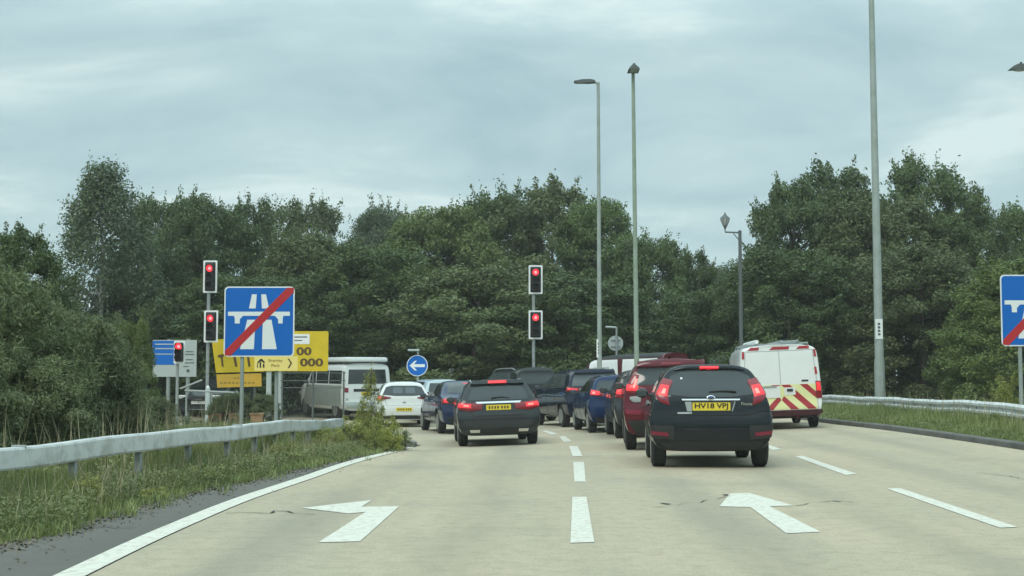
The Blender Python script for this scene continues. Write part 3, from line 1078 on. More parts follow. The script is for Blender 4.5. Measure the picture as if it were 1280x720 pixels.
# ------------------------------------------------------------------ guard rails
def guard_rail(label, tab, ya, yb, height, post_step, prof, seam_every=3.2):
    x0 = interp(tab, ya)
    root = empty('guard_rail', (x0, ya, zg(x0, ya)), 0, label, 'guard rail', 'steel guard rails beside the road')
    off = Vector(root.location)
    bm = bmesh.new()
    prev = None
    ys = np.arange(ya, yb + 1e-6, 0.5)
    for y in ys:
        x = interp(tab, y)
        z = zg(x, y) + height + 0.012 * math.sin(y * 0.9) + 0.006 * math.sin(y * 2.3)
        t = Vector((interp(tab, y + 0.25) - interp(tab, y - 0.25), 0.5)).normalized()
        n = Vector((t.y, -t.x))
        q = [bm.verts.new(Vector((x + n.x * u, y + n.y * u, z + v)) - off) for u, v in prof]
        if prev:
            for k in range(len(prof)):
                bm.faces.new((prev[k], q[k], q[(k + 1) % len(prof)], prev[(k + 1) % len(prof)]))
        else:
            bm.faces.new(q)
        prev = q
    bm.faces.new(prev[::-1])
    obj('beam', bm, M['rail'], root)
    us = [p[0] for p in prof]; vs_ = [p[1] for p in prof]
    y = ya + 0.6
    while y < yb:
        x = interp(tab, y)
        z = zg(x, y)
        bm = bmesh.new()
        add_box(bm, x - off.x, y - off.y, z + (height + min(vs_) - 0.2) / 2 - off.z, 0.07, 0.10, height + min(vs_) + 0.2, 0.008)
        obj('post', bm, M['steel'], root)
        y += post_step
    y = ya + 1.1
    while y < yb:
        x = interp(tab, y)
        z = zg(x, y) + height
        bm = bmesh.new()
        add_box(bm, x - off.x, y - off.y, z - off.z + (max(vs_) + min(vs_)) / 2, (max(us) - min(us)) + 0.010, 0.02, (max(vs_) - min(vs_)) + 0.012, 0.004)
        obj('joint_clamp', bm, M['sign_back'], root)
        y += seam_every
    return root


boxp = [(-0.06, 0.0), (0.06, 0.0), (0.07, -0.02), (0.07, -0.18), (0.06, -0.20), (-0.06, -0.20)]
guard_rail('grey steel box guard rail along the left verge, running under the blue sign', LRAIL, 5.0, 29.0, 0.62, 1.6, boxp)
wp = [(0.02, 0.0), (0.02, -0.31), (-0.01, -0.31), (-0.07, -0.26), (-0.07, -0.21), (-0.015, -0.17), (-0.015, -0.14), (-0.07, -0.10), (-0.07, -0.05), (-0.01, 0.0)]
guard_rail('pale grey corrugated guard rail along the right verge', RRAIL, 19.0, 46.0, 0.66, 2.4, wp)
# a torn piece of pale litter lying on the left verge
p = gp(170, 617)
bm = bmesh.new()
add_box(bm, 0, 0, 0.03, 0.34, 0.26, 0.05, 0.02)
o = obj('flat_stone', bm, mat('sandy_stone', (0.42, 0.36, 0.2), 0.9, noise=(6, (0.3, 0.26, 0.15), 0.4, 0.7)))
o.location = (p.x, p.y, zg(p.x, p.y))
tag(o, 'flat sandy stone lying in the grass of the left verge', 'stone')

# ------------------------------------------------------------------ thin haze in the air
bm = bmesh.new()
add_box(bm, 0, 60, 11.4, 230, 270, 29.2)
o = obj('haze', bm, None)
hm = bpy.data.materials.new('haze_air')
hm.use_nodes = True
nt = hm.node_tree
nt.nodes.remove(nt.nodes['Principled BSDF'])
pv = nt.nodes.new('ShaderNodeVolumePrincipled')
pv.inputs['Color'].default_value = (0.90, 0.93, 0.89, 1)
pv.inputs['Density'].default_value = 0.0008
nt.links.new(pv.outputs[0], nt.nodes['Material Output'].inputs['Volume'])
o.data.materials.append(hm)
tag(o, kind='stuff')
# ------------------------------------------------------------------ vehicles
# local frame: rear bumper at y = 0, nose at y = L, x to the right, wheels on z = 0
SEC_CAR = [(0, .16), (.52, .16), (.74, .165), (.90, .19), (.955, .26), (.985, .36), (1.0, .44), (.995, .53), (.965, .61), (.925, .675),
           (.86, .76), (.785, .86), (.70, .935), (.60, .972), (.40, .992), (0, 1.0)]
BELT_CAR = 9
SEC_VAN = [(0, .15), (.55, .15), (.80, .155), (.93, .18), (.975, .24), (.995, .32), (1.0, .42), (1.0, .50), (.99, .55), (.98, .60),
           (.972, .72), (.955, .84), (.93, .92), (.86, .967), (.56, .99), (0, 1.0)]


def lerp_tab(tab, v):
    if v <= tab[0][0]: return tab[0][1]
    for (a, x), (b, y) in zip(tab, tab[1:]):
        if v <= b:
            return x + (y - x) * (v - a) / (b - a)
    return tab[-1][1]


class Car:
    def __init__(s, name, label, cat, px, d, yaw, L, W, H, sec, rear, top, colour, wheel_r=0.31, rear_axle=0.72, wheelbase=2.5,
                 front_w=None, belt=BELT_CAR, flat=0.07, rim='rim', group=None, X=None, dz=0.0, sill=None):
        X = (px - 640) / F * d if X is None else X
        s.L, s.W, s.H = L, W, H
        yaw = R(yaw)
        s.root = empty(name, (X, d, 0), 0, label, cat, group)
        # sit on the road: fit the plane through the wheel contacts
        def w(x, y):
            gx_ = X + x * math.cos(yaw) - y * math.sin(yaw); gy_ = d + x * math.sin(yaw) + y * math.cos(yaw)
            return Vector((gx_, gy_, zg(gx_, gy_) + 0.004))
        hw = W / 2 - 0.1
        rl, rr = w(-hw, rear_axle), w(hw, rear_axle)
        fl, fr = w(-hw, rear_axle + wheelbase), w(hw, rear_axle + wheelbase)
        yv = ((fl + fr) - (rl + rr)).normalized()
        xv = ((rr + fr) - (rl + fl)).normalized()
        zv = xv.cross(yv).normalized()
        xv = yv.cross(zv)
        mid = (rl + rr) / 2
        org = mid - yv * rear_axle
        org.z += dz
        mw = Matrix((xv, yv, zv)).transposed().to_4x4()
        mw.translation = org
        s.root.matrix_world = mw
        s.colour = colour
        s.build_body(sec, rear, top, belt, flat, colour, wheel_r, rear_axle, wheelbase, front_w)
        s.wheels(wheel_r, rear_axle, wheelbase, rim)

    def build_body(s, sec, rear, top, belt, flat, colour, wr, ra, wb, front_w):
        L, W, H = s.L, s.W, s.H
        hw = W / 2
        P = [(x * hw, z * H) for x, z in sec]
        n = len(P)
        zb = P[belt][1]
        xb = P[belt][0]
        ys = [0, 0.04, 0.12, 0.3, 0.55, 0.9, 1.3]
        k = 1.8
        while k < L - 1.3:
            ys.append(k); k += 0.42
        ys += [L - 1.3, L - 1.0, L - .7, L - 0.4, L - 0.18, L - 0.06, L]
        fw = front_w or [(0, 1.0), (L - 1.0, 1.0), (L - .4, .955), (L - .18, .90), (L - .06, .83), (L, .76)]
        rw = [(0, .955), (.04, .975), (.12, .99), (.3, 1.0)]
        D = 1.9
        bm = bmesh.new()
        rows = []
        for y in ys:
            zt = lerp_tab(top, y)
            f = lerp_tab(rw, y) * lerp_tab(fw, y)
            row = []
            for j, (x, z) in enumerate(P):
                if j > belt:
                    r = max(0.03, min(1, (zt - zb) / (H - zb)))
                    if zt < zb: r = 0.03
                    t = (j - belt) / (n - 1 - belt)
                    xbon = xb * (1 - t ** 1.6)
                    x2 = x * r ** 0.5 + xbon * (1 - r ** 0.5)
                    z2 = min(zb, max(zt - .06, 0.3)) + (z - zb) * r
                    if zt < zb: z2 = zt - 0.05 + 0.05 * math.sin(t * 1.57)
                else:
                    x2 = x
                    z2 = z if zt >= zb else P[0][1] + (z - P[0][1]) * (zt - .05 - P[0][1]) / (zb - P[0][1])
                off = lerp_tab(rear, z / H)
                y2 = off + y * (1 - off / D) if y < D else y
                if y < 1.0:
                    y2 += flat * (abs(x2) / hw) ** 2.2 * (1 - y)
                if y > L - 1.0:
                    y2 -= 0.16 * (abs(x2) / hw) ** 2 * (y - L + 1.0)
                row.append((x2 * f, y2, z2))
            rows.append(row)
        vr = []
        for row in rows:
            Rr = [bm.verts.new(p) for p in row]
            Ll = [Rr[0]] + [bm.verts.new((-p[0], p[1], p[2])) for p in row[1:-1]] + [Rr[-1]]
            vr.append((Rr, Ll))
        for (R0, L0), (R1, L1) in zip(vr, vr[1:]):
            for j in range(n - 1):
                bm.faces.new((R0[j], R1[j], R1[j + 1], R0[j + 1]))
                q = (L0[j], L0[j + 1], L1[j + 1], L1[j])
                bm.faces.new(q)
        for (Rr, Ll), flip in ((vr[0], False), (vr[-1], True)):
            for j in range(n - 1):
                q = [Rr[j], Rr[j + 1], Ll[j + 1], Ll[j]]
                q = [v for i, v in enumerate(q) if v not in q[:i]]
                bm.faces.new(q if flip else q[::-1])
        bmesh.ops.recalc_face_normals(bm, faces=bm.faces[:])
        me = bpy.data.meshes.new('cage')
        bm.to_mesh(me)
        bm.free()
        o = bpy.data.objects.new('cage', me)
        COL.objects.link(o)
        sm = o.modifiers.new('s', 'SUBSURF')
        sm.levels = 2
        dg = bpy.context.evaluated_depsgraph_get()
        ev = o.evaluated_get(dg)
        m1 = bpy.data.meshes.new_from_object(ev)
        s.bvh = BVHTree.FromPolygons([v.co.copy() for v in m1.vertices], [tuple(p.vertices) for p in m1.polygons])
        o.modifiers.remove(sm)
        o.data = m1
        m1.materials.append(colour)
        cb = bmesh.new()
        for sx in (-1, 1):
            for yy in (ra, ra + wb):
                rad = wr * 1.10 + 0.02
                c0 = len(cb.verts)
                add_lathe_x(cb, [(-0.22, rad), (0.30, rad)], 40, sx * hw, yy, wr)
        bmesh.ops.recalc_face_normals(cb, faces=cb.faces[:])
        cme = bpy.data.meshes.new('cut')
        cb.to_mesh(cme); cb.free()
        cme.materials.append(M['black'])
        co = bpy.data.objects.new('cut', cme)
        COL.objects.link(co)
        bo = o.modifiers.new('b', 'BOOLEAN')
        bo.object = co
        bo.operation = 'DIFFERENCE'
        bo.solver = 'EXACT'
        bo.material_mode = 'TRANSFER'
        dg = bpy.context.evaluated_depsgraph_get()
        m2 = bpy.data.meshes.new_from_object(o.evaluated_get(dg))
        bpy.data.objects.remove(o)
        bpy.data.objects.remove(co)
        m2.name = 'body'
        m2.polygons.foreach_set('use_smooth', [True] * len(m2.polygons))
        m2.set_sharp_from_angle(angle=R(35))
        s.body = link('body', m2, None, s.root)

    def wheels(s, r, ra, wb, rim):
        hw = s.W / 2
        wt = 0.21
        for sx in (-1, 1):
            for yy in (ra, ra + wb):
                bm = bmesh.new()
                x0 = sx * (hw - 0.035)
                i = -sx
                prof = [(0.004 * i, r * .66), (0.0, r * .80), (0.012 * i, r * .93), (0.035 * i, r), ((wt - .035) * i, r), ((wt - .01) * i, r * .93), (wt * i, r * .8), (wt * i, r * .6)]
                add_lathe_x(bm, prof, 36, x0, yy, r)
                w = obj('wheel', bm, M['tyre'], s.root, smooth=True)
                bm = bmesh.new()
                add_lathe_x(bm, [(0.022 * i, r * .10), (0.012 * i, r * .16), (0.035 * i, r * .2), (0.04 * i, r * .3)], 20, x0, yy, r)
                for k in range(5):
                    a = 2 * math.pi * k / 5 + 0.3
                    rot = Matrix.Rotation(a, 3, 'X')
                    cc = rot @ Vector((0, 0, r * .40))
                    add_box(bm, x0 + 0.020 * i, yy + cc.y, r + cc.z, 0.03, r * .17, r * .5, 0.006, rot)
                add_lathe_x(bm, [(-0.006 * i, r * .67), (-0.006 * i, r * .64), (0.02 * i, r * .58), (0.05 * i, r * .57), (0.05 * i, r * .66)], 32, x0, yy, r)
                obj('rim', bm, M[rim], w, smooth=True)

    # ---- patches projected on the body
    def cast(s, a, b, view):
        if view == 'rear':
            o, d = Vector((a, -4, b)), Vector((0, 1, 0))
        elif view == 'wrap':
            yc = 1.0
            th = math.atan2(a, yc - 0.09)
            o, d = Vector((5 * math.sin(th), yc - 5 * math.cos(th), b)), Vector((-math.sin(th), math.cos(th), 0))
        elif view == 'right':
            o, d = Vector((4, a, b)), Vector((-1, 0, 0))
        elif view == 'left':
            o, d = Vector((-4, a, b)), Vector((1, 0, 0))
        elif view == 'top':
            o, d = Vector((a, b, 5)), Vector((0, 0, -1))
        h = s.bvh.ray_cast(o, d)
        if h[0] is None:
            # beyond the outline: slide in to the nearest body point on the ray
            q = o + d * 4.5
            h = s.bvh.find_nearest(q)
            return h[0], h[1]
        n = h[1]
        if n.dot(d) > 0: n = -n
        return h[0], n

    def patch(s, name, m, bottom, top, view='rear', th=0.006, bulge=0.0, nu=None, nv=None, parent=None, mirror=False, label=None):
        def resample(pl, n):
            seg = [math.dist(a, b) for a, b in zip(pl, pl[1:])]
            tot = sum(seg) or 1e-6
            out = []
            for k in range(n + 1):
                t = tot * k / n
                i = 0
                while i < len(seg) - 1 and t > seg[i]:
                    t -= seg[i]; i += 1
                u = t / (seg[i] or 1e-6)
                a, b = pl[i], pl[i + 1]
                out.append((a[0] + (b[0] - a[0]) * u, a[1] + (b[1] - a[1]) * u))
            return out
        wid = max(math.dist(bottom[0], bottom[-1]), math.dist(top[0], top[-1]))
        hei = max(math.dist(bottom[0], top[0]), math.dist(bottom[-1], top[-1]))
        nu = nu or max(2, min(36, int(wid / 0.05) + 1))
        nv = nv or max(2, min(24, int(hei / 0.05) + 1))
        B = resample(bottom, nu)
        T = resample(top, nu)
        outs = []
        for sx in ((1, -1) if mirror else (1,)):
            bm = bmesh.new()
            F_, Bk = [], []
            vw = view
            if sx < 0 and view in ('left', 'right'):
                vw = 'left' if view == 'right' else 'right'
            for j in range(nv + 1):
                rf, rb = [], []
                for i in range(nu + 1):
                    v = j / nv; u = i / nu
                    a = B[i][0] + (T[i][0] - B[i][0]) * v
                    b = B[i][1] + (T[i][1] - B[i][1]) * v
                    if sx < 0 and view in ('rear', 'wrap', 'top'): a = -a
                    p, n = s.cast(a, b, vw)
                    e = th + bulge * (16 * u * (1 - u) * v * (1 - v)) ** 0.5
                    rf.append(bm.verts.new(p + n * e))
                    rb.append(bm.verts.new(p - n * 0.012))
                F_.append(rf); Bk.append(rb)
            for j in range(nv):
                for i in range(nu):
                    bm.faces.new((F_[j][i], F_[j][i + 1], F_[j + 1][i + 1], F_[j + 1][i]))
                    bm.faces.new((Bk[j][i], Bk[j + 1][i], Bk[j + 1][i + 1], Bk[j][i + 1]))
            for i in range(nu):
                bm.faces.new((F_[0][i], Bk[0][i], Bk[0][i + 1], F_[0][i + 1]))
                bm.faces.new((F_[nv][i], F_[nv][i + 1], Bk[nv][i + 1], Bk[nv][i]))
            for j in range(nv):
                bm.faces.new((F_[j][0], F_[j + 1][0], Bk[j + 1][0], Bk[j][0]))
                bm.faces.new((F_[j][nu], Bk[j][nu], Bk[j + 1][nu], F_[j + 1][nu]))
            o = obj(name, bm, m, parent or s.root, smooth=True)
            if label: o['label'] = label
            outs.append(o)
        return outs

    def line(s, name, m, pts, wid, view='rear', th=0.003, mirror=False):
        """thin strip along a polyline"""
        bo, to = [], []
        for i, p in enumerate(pts):
            a = Vector(pts[max(0, i - 1)]); b = Vector(pts[min(len(pts) - 1, i + 1)])
            t = (b - a).normalized()
            n = Vector((-t.y, t.x)) * wid / 2
            bo.append((p[0] - n.x, p[1] - n.y)); to.append((p[0] + n.x, p[1] + n.y))
        return s.patch(name, m, bo, to, view, th, mirror=mirror, nv=2)

    def plate(s, x, z, text=None, m='plate_yellow', w=0.52, h=0.112, y=None, front=False):
        if front:
            p, n = s.bvh.ray_cast(Vector((x, s.L + 3, z)), Vector((0, -1, 0)))[:2]
        else:
            p, n = s.cast(x, z, 'rear')
        bm = bmesh.new()
        yy = p.y - 0.014 if not front else p.y + 0.014
        add_prism(bm, rrect(x - w / 2, z - h / 2, x + w / 2, z + h / 2, 0.012, 2), yy, yy + (0.03 if not front else -0.03))
        o = obj('number_plate', bm, M[m], s.root)
        if text:
            writing('plate_lettering', text, 0.10, x, z, yy - 0.003, M['ink'], o, width=w * 0.88, bold=0.002, thick=0.0015)
        else:
            bm = bmesh.new()
            g = random.Random(int(x * 1000 + z * 777))
            for k in (range(3, 4) if front else range(7)):
                xx = x + (k - 3) * w * .115 + (0.012 if k > 3 else -0.012)
                sgn = 1 if front else -1
                add_box(bm, xx, yy + sgn * 0.002, z, 0.034, 0.004, h * 0.52)
            obj('plate_lettering', bm, M['brown_ink'], o)
        return o

    def mirrors(s, y, z, m=None, w=0.2):
        for sx in (-1, 1):
            p, n = s.cast(y, z, 'right' if sx > 0 else 'left')
            bm = bmesh.new()
            bmesh.ops.create_uvsphere(bm, u_segments=16, v_segments=10, radius=1)
            for v in bm.verts:
                k = 1.0 if v.co.y > 0 else 0.45
                v.co = Vector((v.co.x * w / 2, v.co.y * 0.11 * k, v.co.z * 0.075))
            bmesh.ops.translate(bm, vec=(p.x + sx * (w / 2 + 0.02), y, z + 0.03), verts=bm.verts)
            add_box(bm, p.x + sx * 0.02, y + 0.02, z, 0.14, 0.06, 0.035, 0.01)
            o = obj('door_mirror', bm, m or s.colour, s.root, smooth=True)
            bm = bmesh.new()
            add_box(bm, p.x + sx * (w / 2 + 0.02), y - 0.052, z + 0.03, w * 0.76, 0.012, 0.095, 0.004)
            obj('mirror_glass', bm, M['glass_light'], o)

    def side_glass(s, segs, zb, zt, m='glass', rake0=0.2, rake1=0.45):
        """side windows: segs = list of (y0, y1) at the belt; black surround then panes on both sides"""
        y0, y1 = segs[0][0], segs[-1][1]
        top0, top1 = y0 + rake0, y1 - rake1
        def tx(y):
            return top0 + (top1 - top0) * (y - y0) / (y1 - y0)
        s.patch('window_surround', M['black'], [(y0 - 0.03, zb - 0.02), (y1 + 0.05, zb - 0.03)], [(top0 - 0.04, zt + 0.02), (top1 + 0.05, zt + 0.02)], 'right', 0.003, mirror=True, nv=8)
        for a, b in segs:
            s.patch('side_window', M[m], [(a + 0.02, zb + 0.01), (b - 0.02, zb + 0.01)], [(tx(a) + 0.02, zt - 0.01), (tx(b) - 0.02, zt - 0.01)], 'right', 0.007, mirror=True, nv=8)

    def door_lines(s, ys, z0, z1, handle_z=None):
        for y in ys:
            s.line('door_gap', M['seam'], [(y, z0), (y, z1)], 0.012, 'right', mirror=True)
        if handle_z:
            for y in ys[:-1]:
                bo = [(y + 0.10, handle_z), (y + 0.28, handle_z)]
                s.patch('door_handle', s.colour, bo, [(a, b + 0.035) for a, b in bo], 'right', 0.02, mirror=True, nv=2)

    def wipe(s, x0, x1, z, zdrop=0.02):
        pts = []
        for k in range(7):
            t = k / 6
            p, n = s.cast(x0 + (x1 - x0) * t, z + zdrop * math.sin(t * math.pi) , 'rear')
            pts.append(p + n * 0.022)
        return tube('wiper', pts, [0.014, 0.012, 0.010, 0.009, 0.008, 0.007, 0.006], M['ink'], s.root, 6)

    def roof_rail(s, x, y0, y1, m, r=0.018, up=0.035):
        for sx in (-1, 1):
            pts = []
            for k in range(9):
                y = y0 + (y1 - y0) * k / 8
                p, n = s.cast(sx * x, y, 'top')
                pts.append(p + Vector((0, 0, -0.01 if k in (0, 8) else up)))
            tube('roof_rail', pts, r, m, s.root, 8)

    def bumper(s, z0, z1, m=None, th=0.012):
        m = m or s.colour
        s.patch('rear_bumper', m, [(-1.15, z0), (1.15, z0)], [(-1.15, z1 + .02), (-.8, z1), (.8, z1), (1.15, z1 + .02)], 'wrap', th, nu=36, nv=6)

    def ellipse(s, name, m, x, z, rx, rz, th=0.012, parent=None):
        n = 12
        top = [(x - rx * math.cos(math.pi * k / n), z + rz * math.sin(math.pi * k / n)) for k in range(n + 1)]
        bot = [(x - rx * math.cos(math.pi * k / n), z - rz * math.sin(math.pi * k / n)) for k in range(n + 1)]
        return s.patch(name, m, bot, top, 'rear', th, bulge=0.008, nu=n, nv=6, parent=parent)

    def script(s, text, x, z, width, m, parent=None):
        p, n = s.cast(x, z, 'rear')
        p0, _ = s.cast(x - width / 2, z, 'rear'); p1, _ = s.cast(x + width / 2, z, 'rear')
        o = writing('model_lettering', text, 0.06, 0, 0, 0, m, s.root, width=width, bold=0.001, thick=0.004)
        ang = math.atan2(p1.y - p0.y, p1.x - p0.x)
        o.location = p + n * 0.008
        o.rotation_euler = (0, 0, ang)
        return o


REAR_HATCH = [(.16, .14), (.20, .06), (.30, 0), (.47, 0), (.50, .035), (.60, .05), (.68, .08), (.76, .16), (.88, .30), (.93, .34), (.965, .36), (1.0, .46)]
REAR_EST = [(.16, .13), (.20, .05), (.30, 0), (.50, 0), (.53, .04), (.62, .06), (.70, .11), (.90, .36), (.95, .37), (1.0, .46)]
REAR_SUV = [(.16, .16), (.22, .06), (.32, 0), (.46, .0), (.49, .05), (.60, .06), (.70, .10), (.88, .25), (.94, .24), (1.0, .36)]
REAR_VAN = [(.15, .08), (.19, .02), (.24, 0), (.27, 0.05), (.5, .05), (.9, .12), (1.0, .18)]


def top_hatch(L, H, b=0.68, scr=1.95, hood=1.0):
    """height of the top along the length: roof, windscreen, bonnet, nose"""
    return [(0, H * .985), (.8, H), (L - scr - .35, H * .995), (L - scr, H * .96), (L - hood, H * .71), (L - hood + .2, H * .675), (L - .3, H * .59), (L - .1, H * .5), (L, H * .42)]


EN = ('lit', 'off')


def small_glow(car, o, rects, view='wrap'):
    for (b, t) in rects:
        car.patch('lit_lamp', M['brake_hot'], b, t, view, 0.035, 0.01, parent=o)


# ---- 1 black hatchback, nearest
c1 = paint('black_blue_paint', (0.008, 0.012, 0.016), 0.22)
car = Car('hatchback_car', 'black hatchback nearest to the viewer with lit brake lamps and number plate HV18 VPJ', 'car',
          889, 18.75, -4.0, 3.95, 1.73, 1.49, SEC_CAR, REAR_HATCH, top_hatch(3.95, 1.49), c1, 0.305, 0.66, 2.49)
H = 1.49
car.patch('rear_window', M['glass'], [(-.68, 1.045), (-.3, 1.00), (.3, 1.00), (.68, 1.045)], [(-.555, 1.30), (-.42, 1.355), (0, 1.372), (.42, 1.355), (.555, 1.30)], 'rear', 0.005, nu=30, nv=12)
car.patch('rear_spoiler', c1, [(-.50, 1.375), (-.3, 1.392), (.3, 1.392), (.50, 1.375)], [(-.44, 1.43), (-.3, 1.448), (.3, 1.448), (.44, 1.43)], 'rear', 0.016, 0.02, nv=6)
o = car.patch('high_brake_lamp', M['brake_lit'], [(-.135, 1.392), (.135, 1.392)], [(-.135, 1.414), (.135, 1.414)], 'rear', 0.045)[0]
for sx in (1, -1):
    t = car.patch('tail_lamp', M['red_lens'], [(sx * .60, .885), (sx * .74, .93), (sx * .92, 1.06)], [(sx * .655, 1.04), (sx * .665, 1.23), (sx * .90, 1.27)], 'wrap', 0.016, 0.012, nu=8, nv=10)[0]
    car.patch('lit_lamp', M['brake_lit'], [(sx * .655, 1.00), (sx * .84, 1.03)], [(sx * .69, 1.15), (sx * .85, 1.17)], 'wrap', 0.030, 0.01, parent=t)
    car.patch('lamp_core', M['brake_hot'], [(sx * .70, 1.035), (sx * .76, 1.04)], [(sx * .71, 1.10), (sx * .765, 1.105)], 'wrap', 0.040, 0.008, parent=t)
    car.patch('clear_lens', M['red_reflector'], [(sx * .625, .93), (sx * .72, .96)], [(sx * .66, 1.00), (sx * .78, 1.02)], 'wrap', 0.026, 0.005, parent=t)
    r_ = car.patch('rear_reflector', M['red_reflector'], [(sx * .60, .455), (sx * .84, .48)], [(sx * .60, .505), (sx * .84, .53)], 'wrap', 0.028)[0]
    car.patch('reflector_recess', M['black'], [(sx * .52, .405), (sx * .93, .45)], [(sx * .52, .60), (sx * .95, .61)], 'wrap', 0.023)
car.patch('trim_strip', M['chrome'], [(-.40, .952), (.40, .952)], [(-.41, .972), (.41, .972)], 'rear', 0.016)
b = car.ellipse('badge', M['chrome'], 0, .985, .062, .030, 0.026)[0]
car.ellipse('badge_centre', mat('badge_blue', (0.02, 0.04, 0.12), 0.3), 0, .985, .050, .021, 0.032, parent=b)
car.patch('plate_recess', M['black'], [(-.30, .80), (.30, .80)], [(-.34, .945), (.34, .945)], 'rear', 0.002)
car.patch('plate_light_bar', M['sign_back'], [(-.335, .80), (-.27, .80)], [(-.365, .935), (-.27, .935)], 'rear', 0.006)
car.patch('plate_light_bar', M['sign_back'], [(.285, .80), (.30, .80)], [(.33, .935), (.345, .935)], 'rear', 0.008)
car.plate(0.005, .868, 'HV18 VPJ', w=0.53)
car.script('Fiesta', .50, .905, .155, M['chrome'])
car.patch('dealer_badge', M['steel'], [(-.47, .765), (-.27, .765)], [(-.47, .79), (-.27, .79)], 'rear', 0.008)
car.line('tailgate_gap', M['seam'], [(-.66, .80), (-.60, .755), (-.3, .745), (.3, .745), (.60, .755), (.66, .80)], 0.014)
car.line('bumper_gap', M['seam'], [(.66, .80), (.80, .80), (1.15, .78)], 0.012, 'wrap', mirror=True)
car.patch('lower_bumper', M['black'], [(-.62, .262), (.62, .262)], [(-.72, .37), (-.5, .39), (.5, .39), (.72, .37)], 'rear', 0.006)
car.bumper(.385, .735)
car.line('bumper_crease', M['seam'], [(-.80, .615), (-.4, .63), (.4, .63), (.80, .615)], 0.010, 'rear', 0.022)
car.wipe(.36, -.02, 1.065, .012)
car.side_glass([(.62, 1.15), (1.18, 2.45)], 1.055, 1.36, rake0=.12, rake1=.62)
car.door_lines([1.15, 2.48], .32, 1.02, .86)
car.mirrors(2.42, 1.02)
car.patch('side_sill', M['black'], [(1.05, .255), (2.75, .255)], [(1.05, .32), (2.75, .32)], 'right', 0.004, mirror=True)
tube('roof_aerial', [(0, 1.0, 1.48), (0, .88, 1.60)], [0.010, 0.004], M['black'], car.root, 6)
# exhaust, sticker flecks on the rear glass
for x, z in ((-.40, 1.265),):
    car.patch('glass_sticker', M['white'], [(x - .014, z - .012), (x + .014, z - .012)], [(x - .014, z + .012), (x + .014, z + .012)], 'rear', 0.008)

# ---- 2 dark red SUV
c2 = paint('dark_red_paint', (0.10, 0.008, 0.016), 0.25)
car = Car('sport_utility_car', 'dark red sport utility car partly hidden by the nearest black hatchback', 'car',
          842, 24.3, -4.0, 4.3, 1.82, 1.70, SEC_CAR, REAR_SUV, top_hatch(4.3, 1.70), c2, 0.35, 0.80, 2.62)
car.patch('rear_window', M['glass'], [(-.70, 1.20), (.70, 1.20)], [(-.60, 1.50), (.60, 1.50)], 'rear', 0.006, nu=24, nv=10)
car.patch('rear_spoiler', c2, [(-.62, 1.53), (.62, 1.53)], [(-.58, 1.60), (.58, 1.60)], 'rear', 0.06, nv=4)
for sx in (1, -1):
    t = car.patch('tail_lamp', M['red_lens'], [(sx * .52, 1.04), (sx * .96, 1.07)], [(sx * .52, 1.14), (sx * .74, 1.20), (sx * .98, 1.24)], 'wrap', 0.016, 0.012, nu=12, nv=8)[0]
    car.patch('pillar_lamp', M['red_lens'], [(sx * .73, 1.16), (sx * .95, 1.20)], [(sx * .71, 1.38), (sx * .84, 1.40)], 'wrap', 0.014, 0.01, parent=t, nv=10)
    car.patch('lit_lamp', M['brake_lit'], [(sx * .66, 1.09), (sx * .90, 1.10)], [(sx * .68, 1.19), (sx * .92, 1.21)], 'wrap', 0.030, 0.01, parent=t)
    car.patch('lit_lamp', M['brake_hot'], [(sx * .73, 1.12), (sx * .79, 1.12)], [(sx * .72, 1.30), (sx * .765, 1.31)], 'wrap', 0.036, 0.01, parent=t)
    car.patch('reversing_lamp', M['sign_back'], [(sx * .60, .89), (sx * .74, .89), (sx * .82, .95)], [(sx * .60, .97), (sx * .70, 1.0), (sx * .82, .99)], 'wrap', 0.014, 0.012, nu=8)
    car.patch('lower_lamp', M['red_reflector'], [(sx * .58, .66), (sx * .86, .68)], [(sx * .58, .74), (sx * .86, .76)], 'wrap', 0.01)
car.plate(0, .82)
car.patch('lower_bumper', M['black'], [(-.66, .29), (.66, .29)], [(-.84, .56), (.84, .56)], 'rear', 0.006)
car.patch('side_cladding', M['black'], [(1.2, .29), (3.0, .29)], [(1.2, .44), (3.0, .44)], 'right', 0.006, mirror=True)
car.side_glass([(.62, 1.1), (1.12, 1.98), (2.02, 2.85)], 1.20, 1.53, rake0=.28, rake1=.6)
car.door_lines([1.1, 2.0, 2.9], .45, 1.16, 1.0)
car.line('tailgate_gap', M['seam'], [(-.62, 1.1), (-.60, .80), (.60, .80), (.62, 1.1)], 0.014)
car.mirrors(2.8, 1.17)
tube('roof_aerial', [(0, .75, 1.69), (0, .62, 1.76)], [0.03, 0.008], c2, car.root, 6)
car.patch('high_brake_lamp', M['red_lens'], [(-.18, 1.55), (.18, 1.55)], [(-.18, 1.575), (.18, 1.575)], 'rear', 0.075)

# ---- 3 dark grey tall car, a sliver left of the red one
c3 = paint('graphite_paint', (0.035, 0.040, 0.045), 0.25)
car = Car('compact_car', 'tall dark grey car showing only a sliver between the red car and small blue hatchback', 'car',
          0, 30.4, 1.0, 3.65, 1.66, 1.58, SEC_CAR, REAR_SUV, top_hatch(3.65, 1.58), c3, 0.30, 0.62, 2.35, X=3.19)
car.patch('rear_window', M['glass'], [(-.64, 1.12), (.64, 1.12)], [(-.55, 1.42), (.55, 1.42)], 'rear', 0.006, nu=24, nv=10)
for sx in (1, -1):
    t = car.patch('tail_lamp', M['red_lens'], [(sx * .66, .92), (sx * .88, .95)], [(sx * .66, 1.2), (sx * .84, 1.26)], 'wrap', 0.016, 0.012)[0]
    car.patch('lit_lamp', M['brake_lit'], [(sx * .70, 1.0), (sx * .84, 1.02)], [(sx * .70, 1.12), (sx * .82, 1.14)], 'wrap', 0.03, 0.01, parent=t)
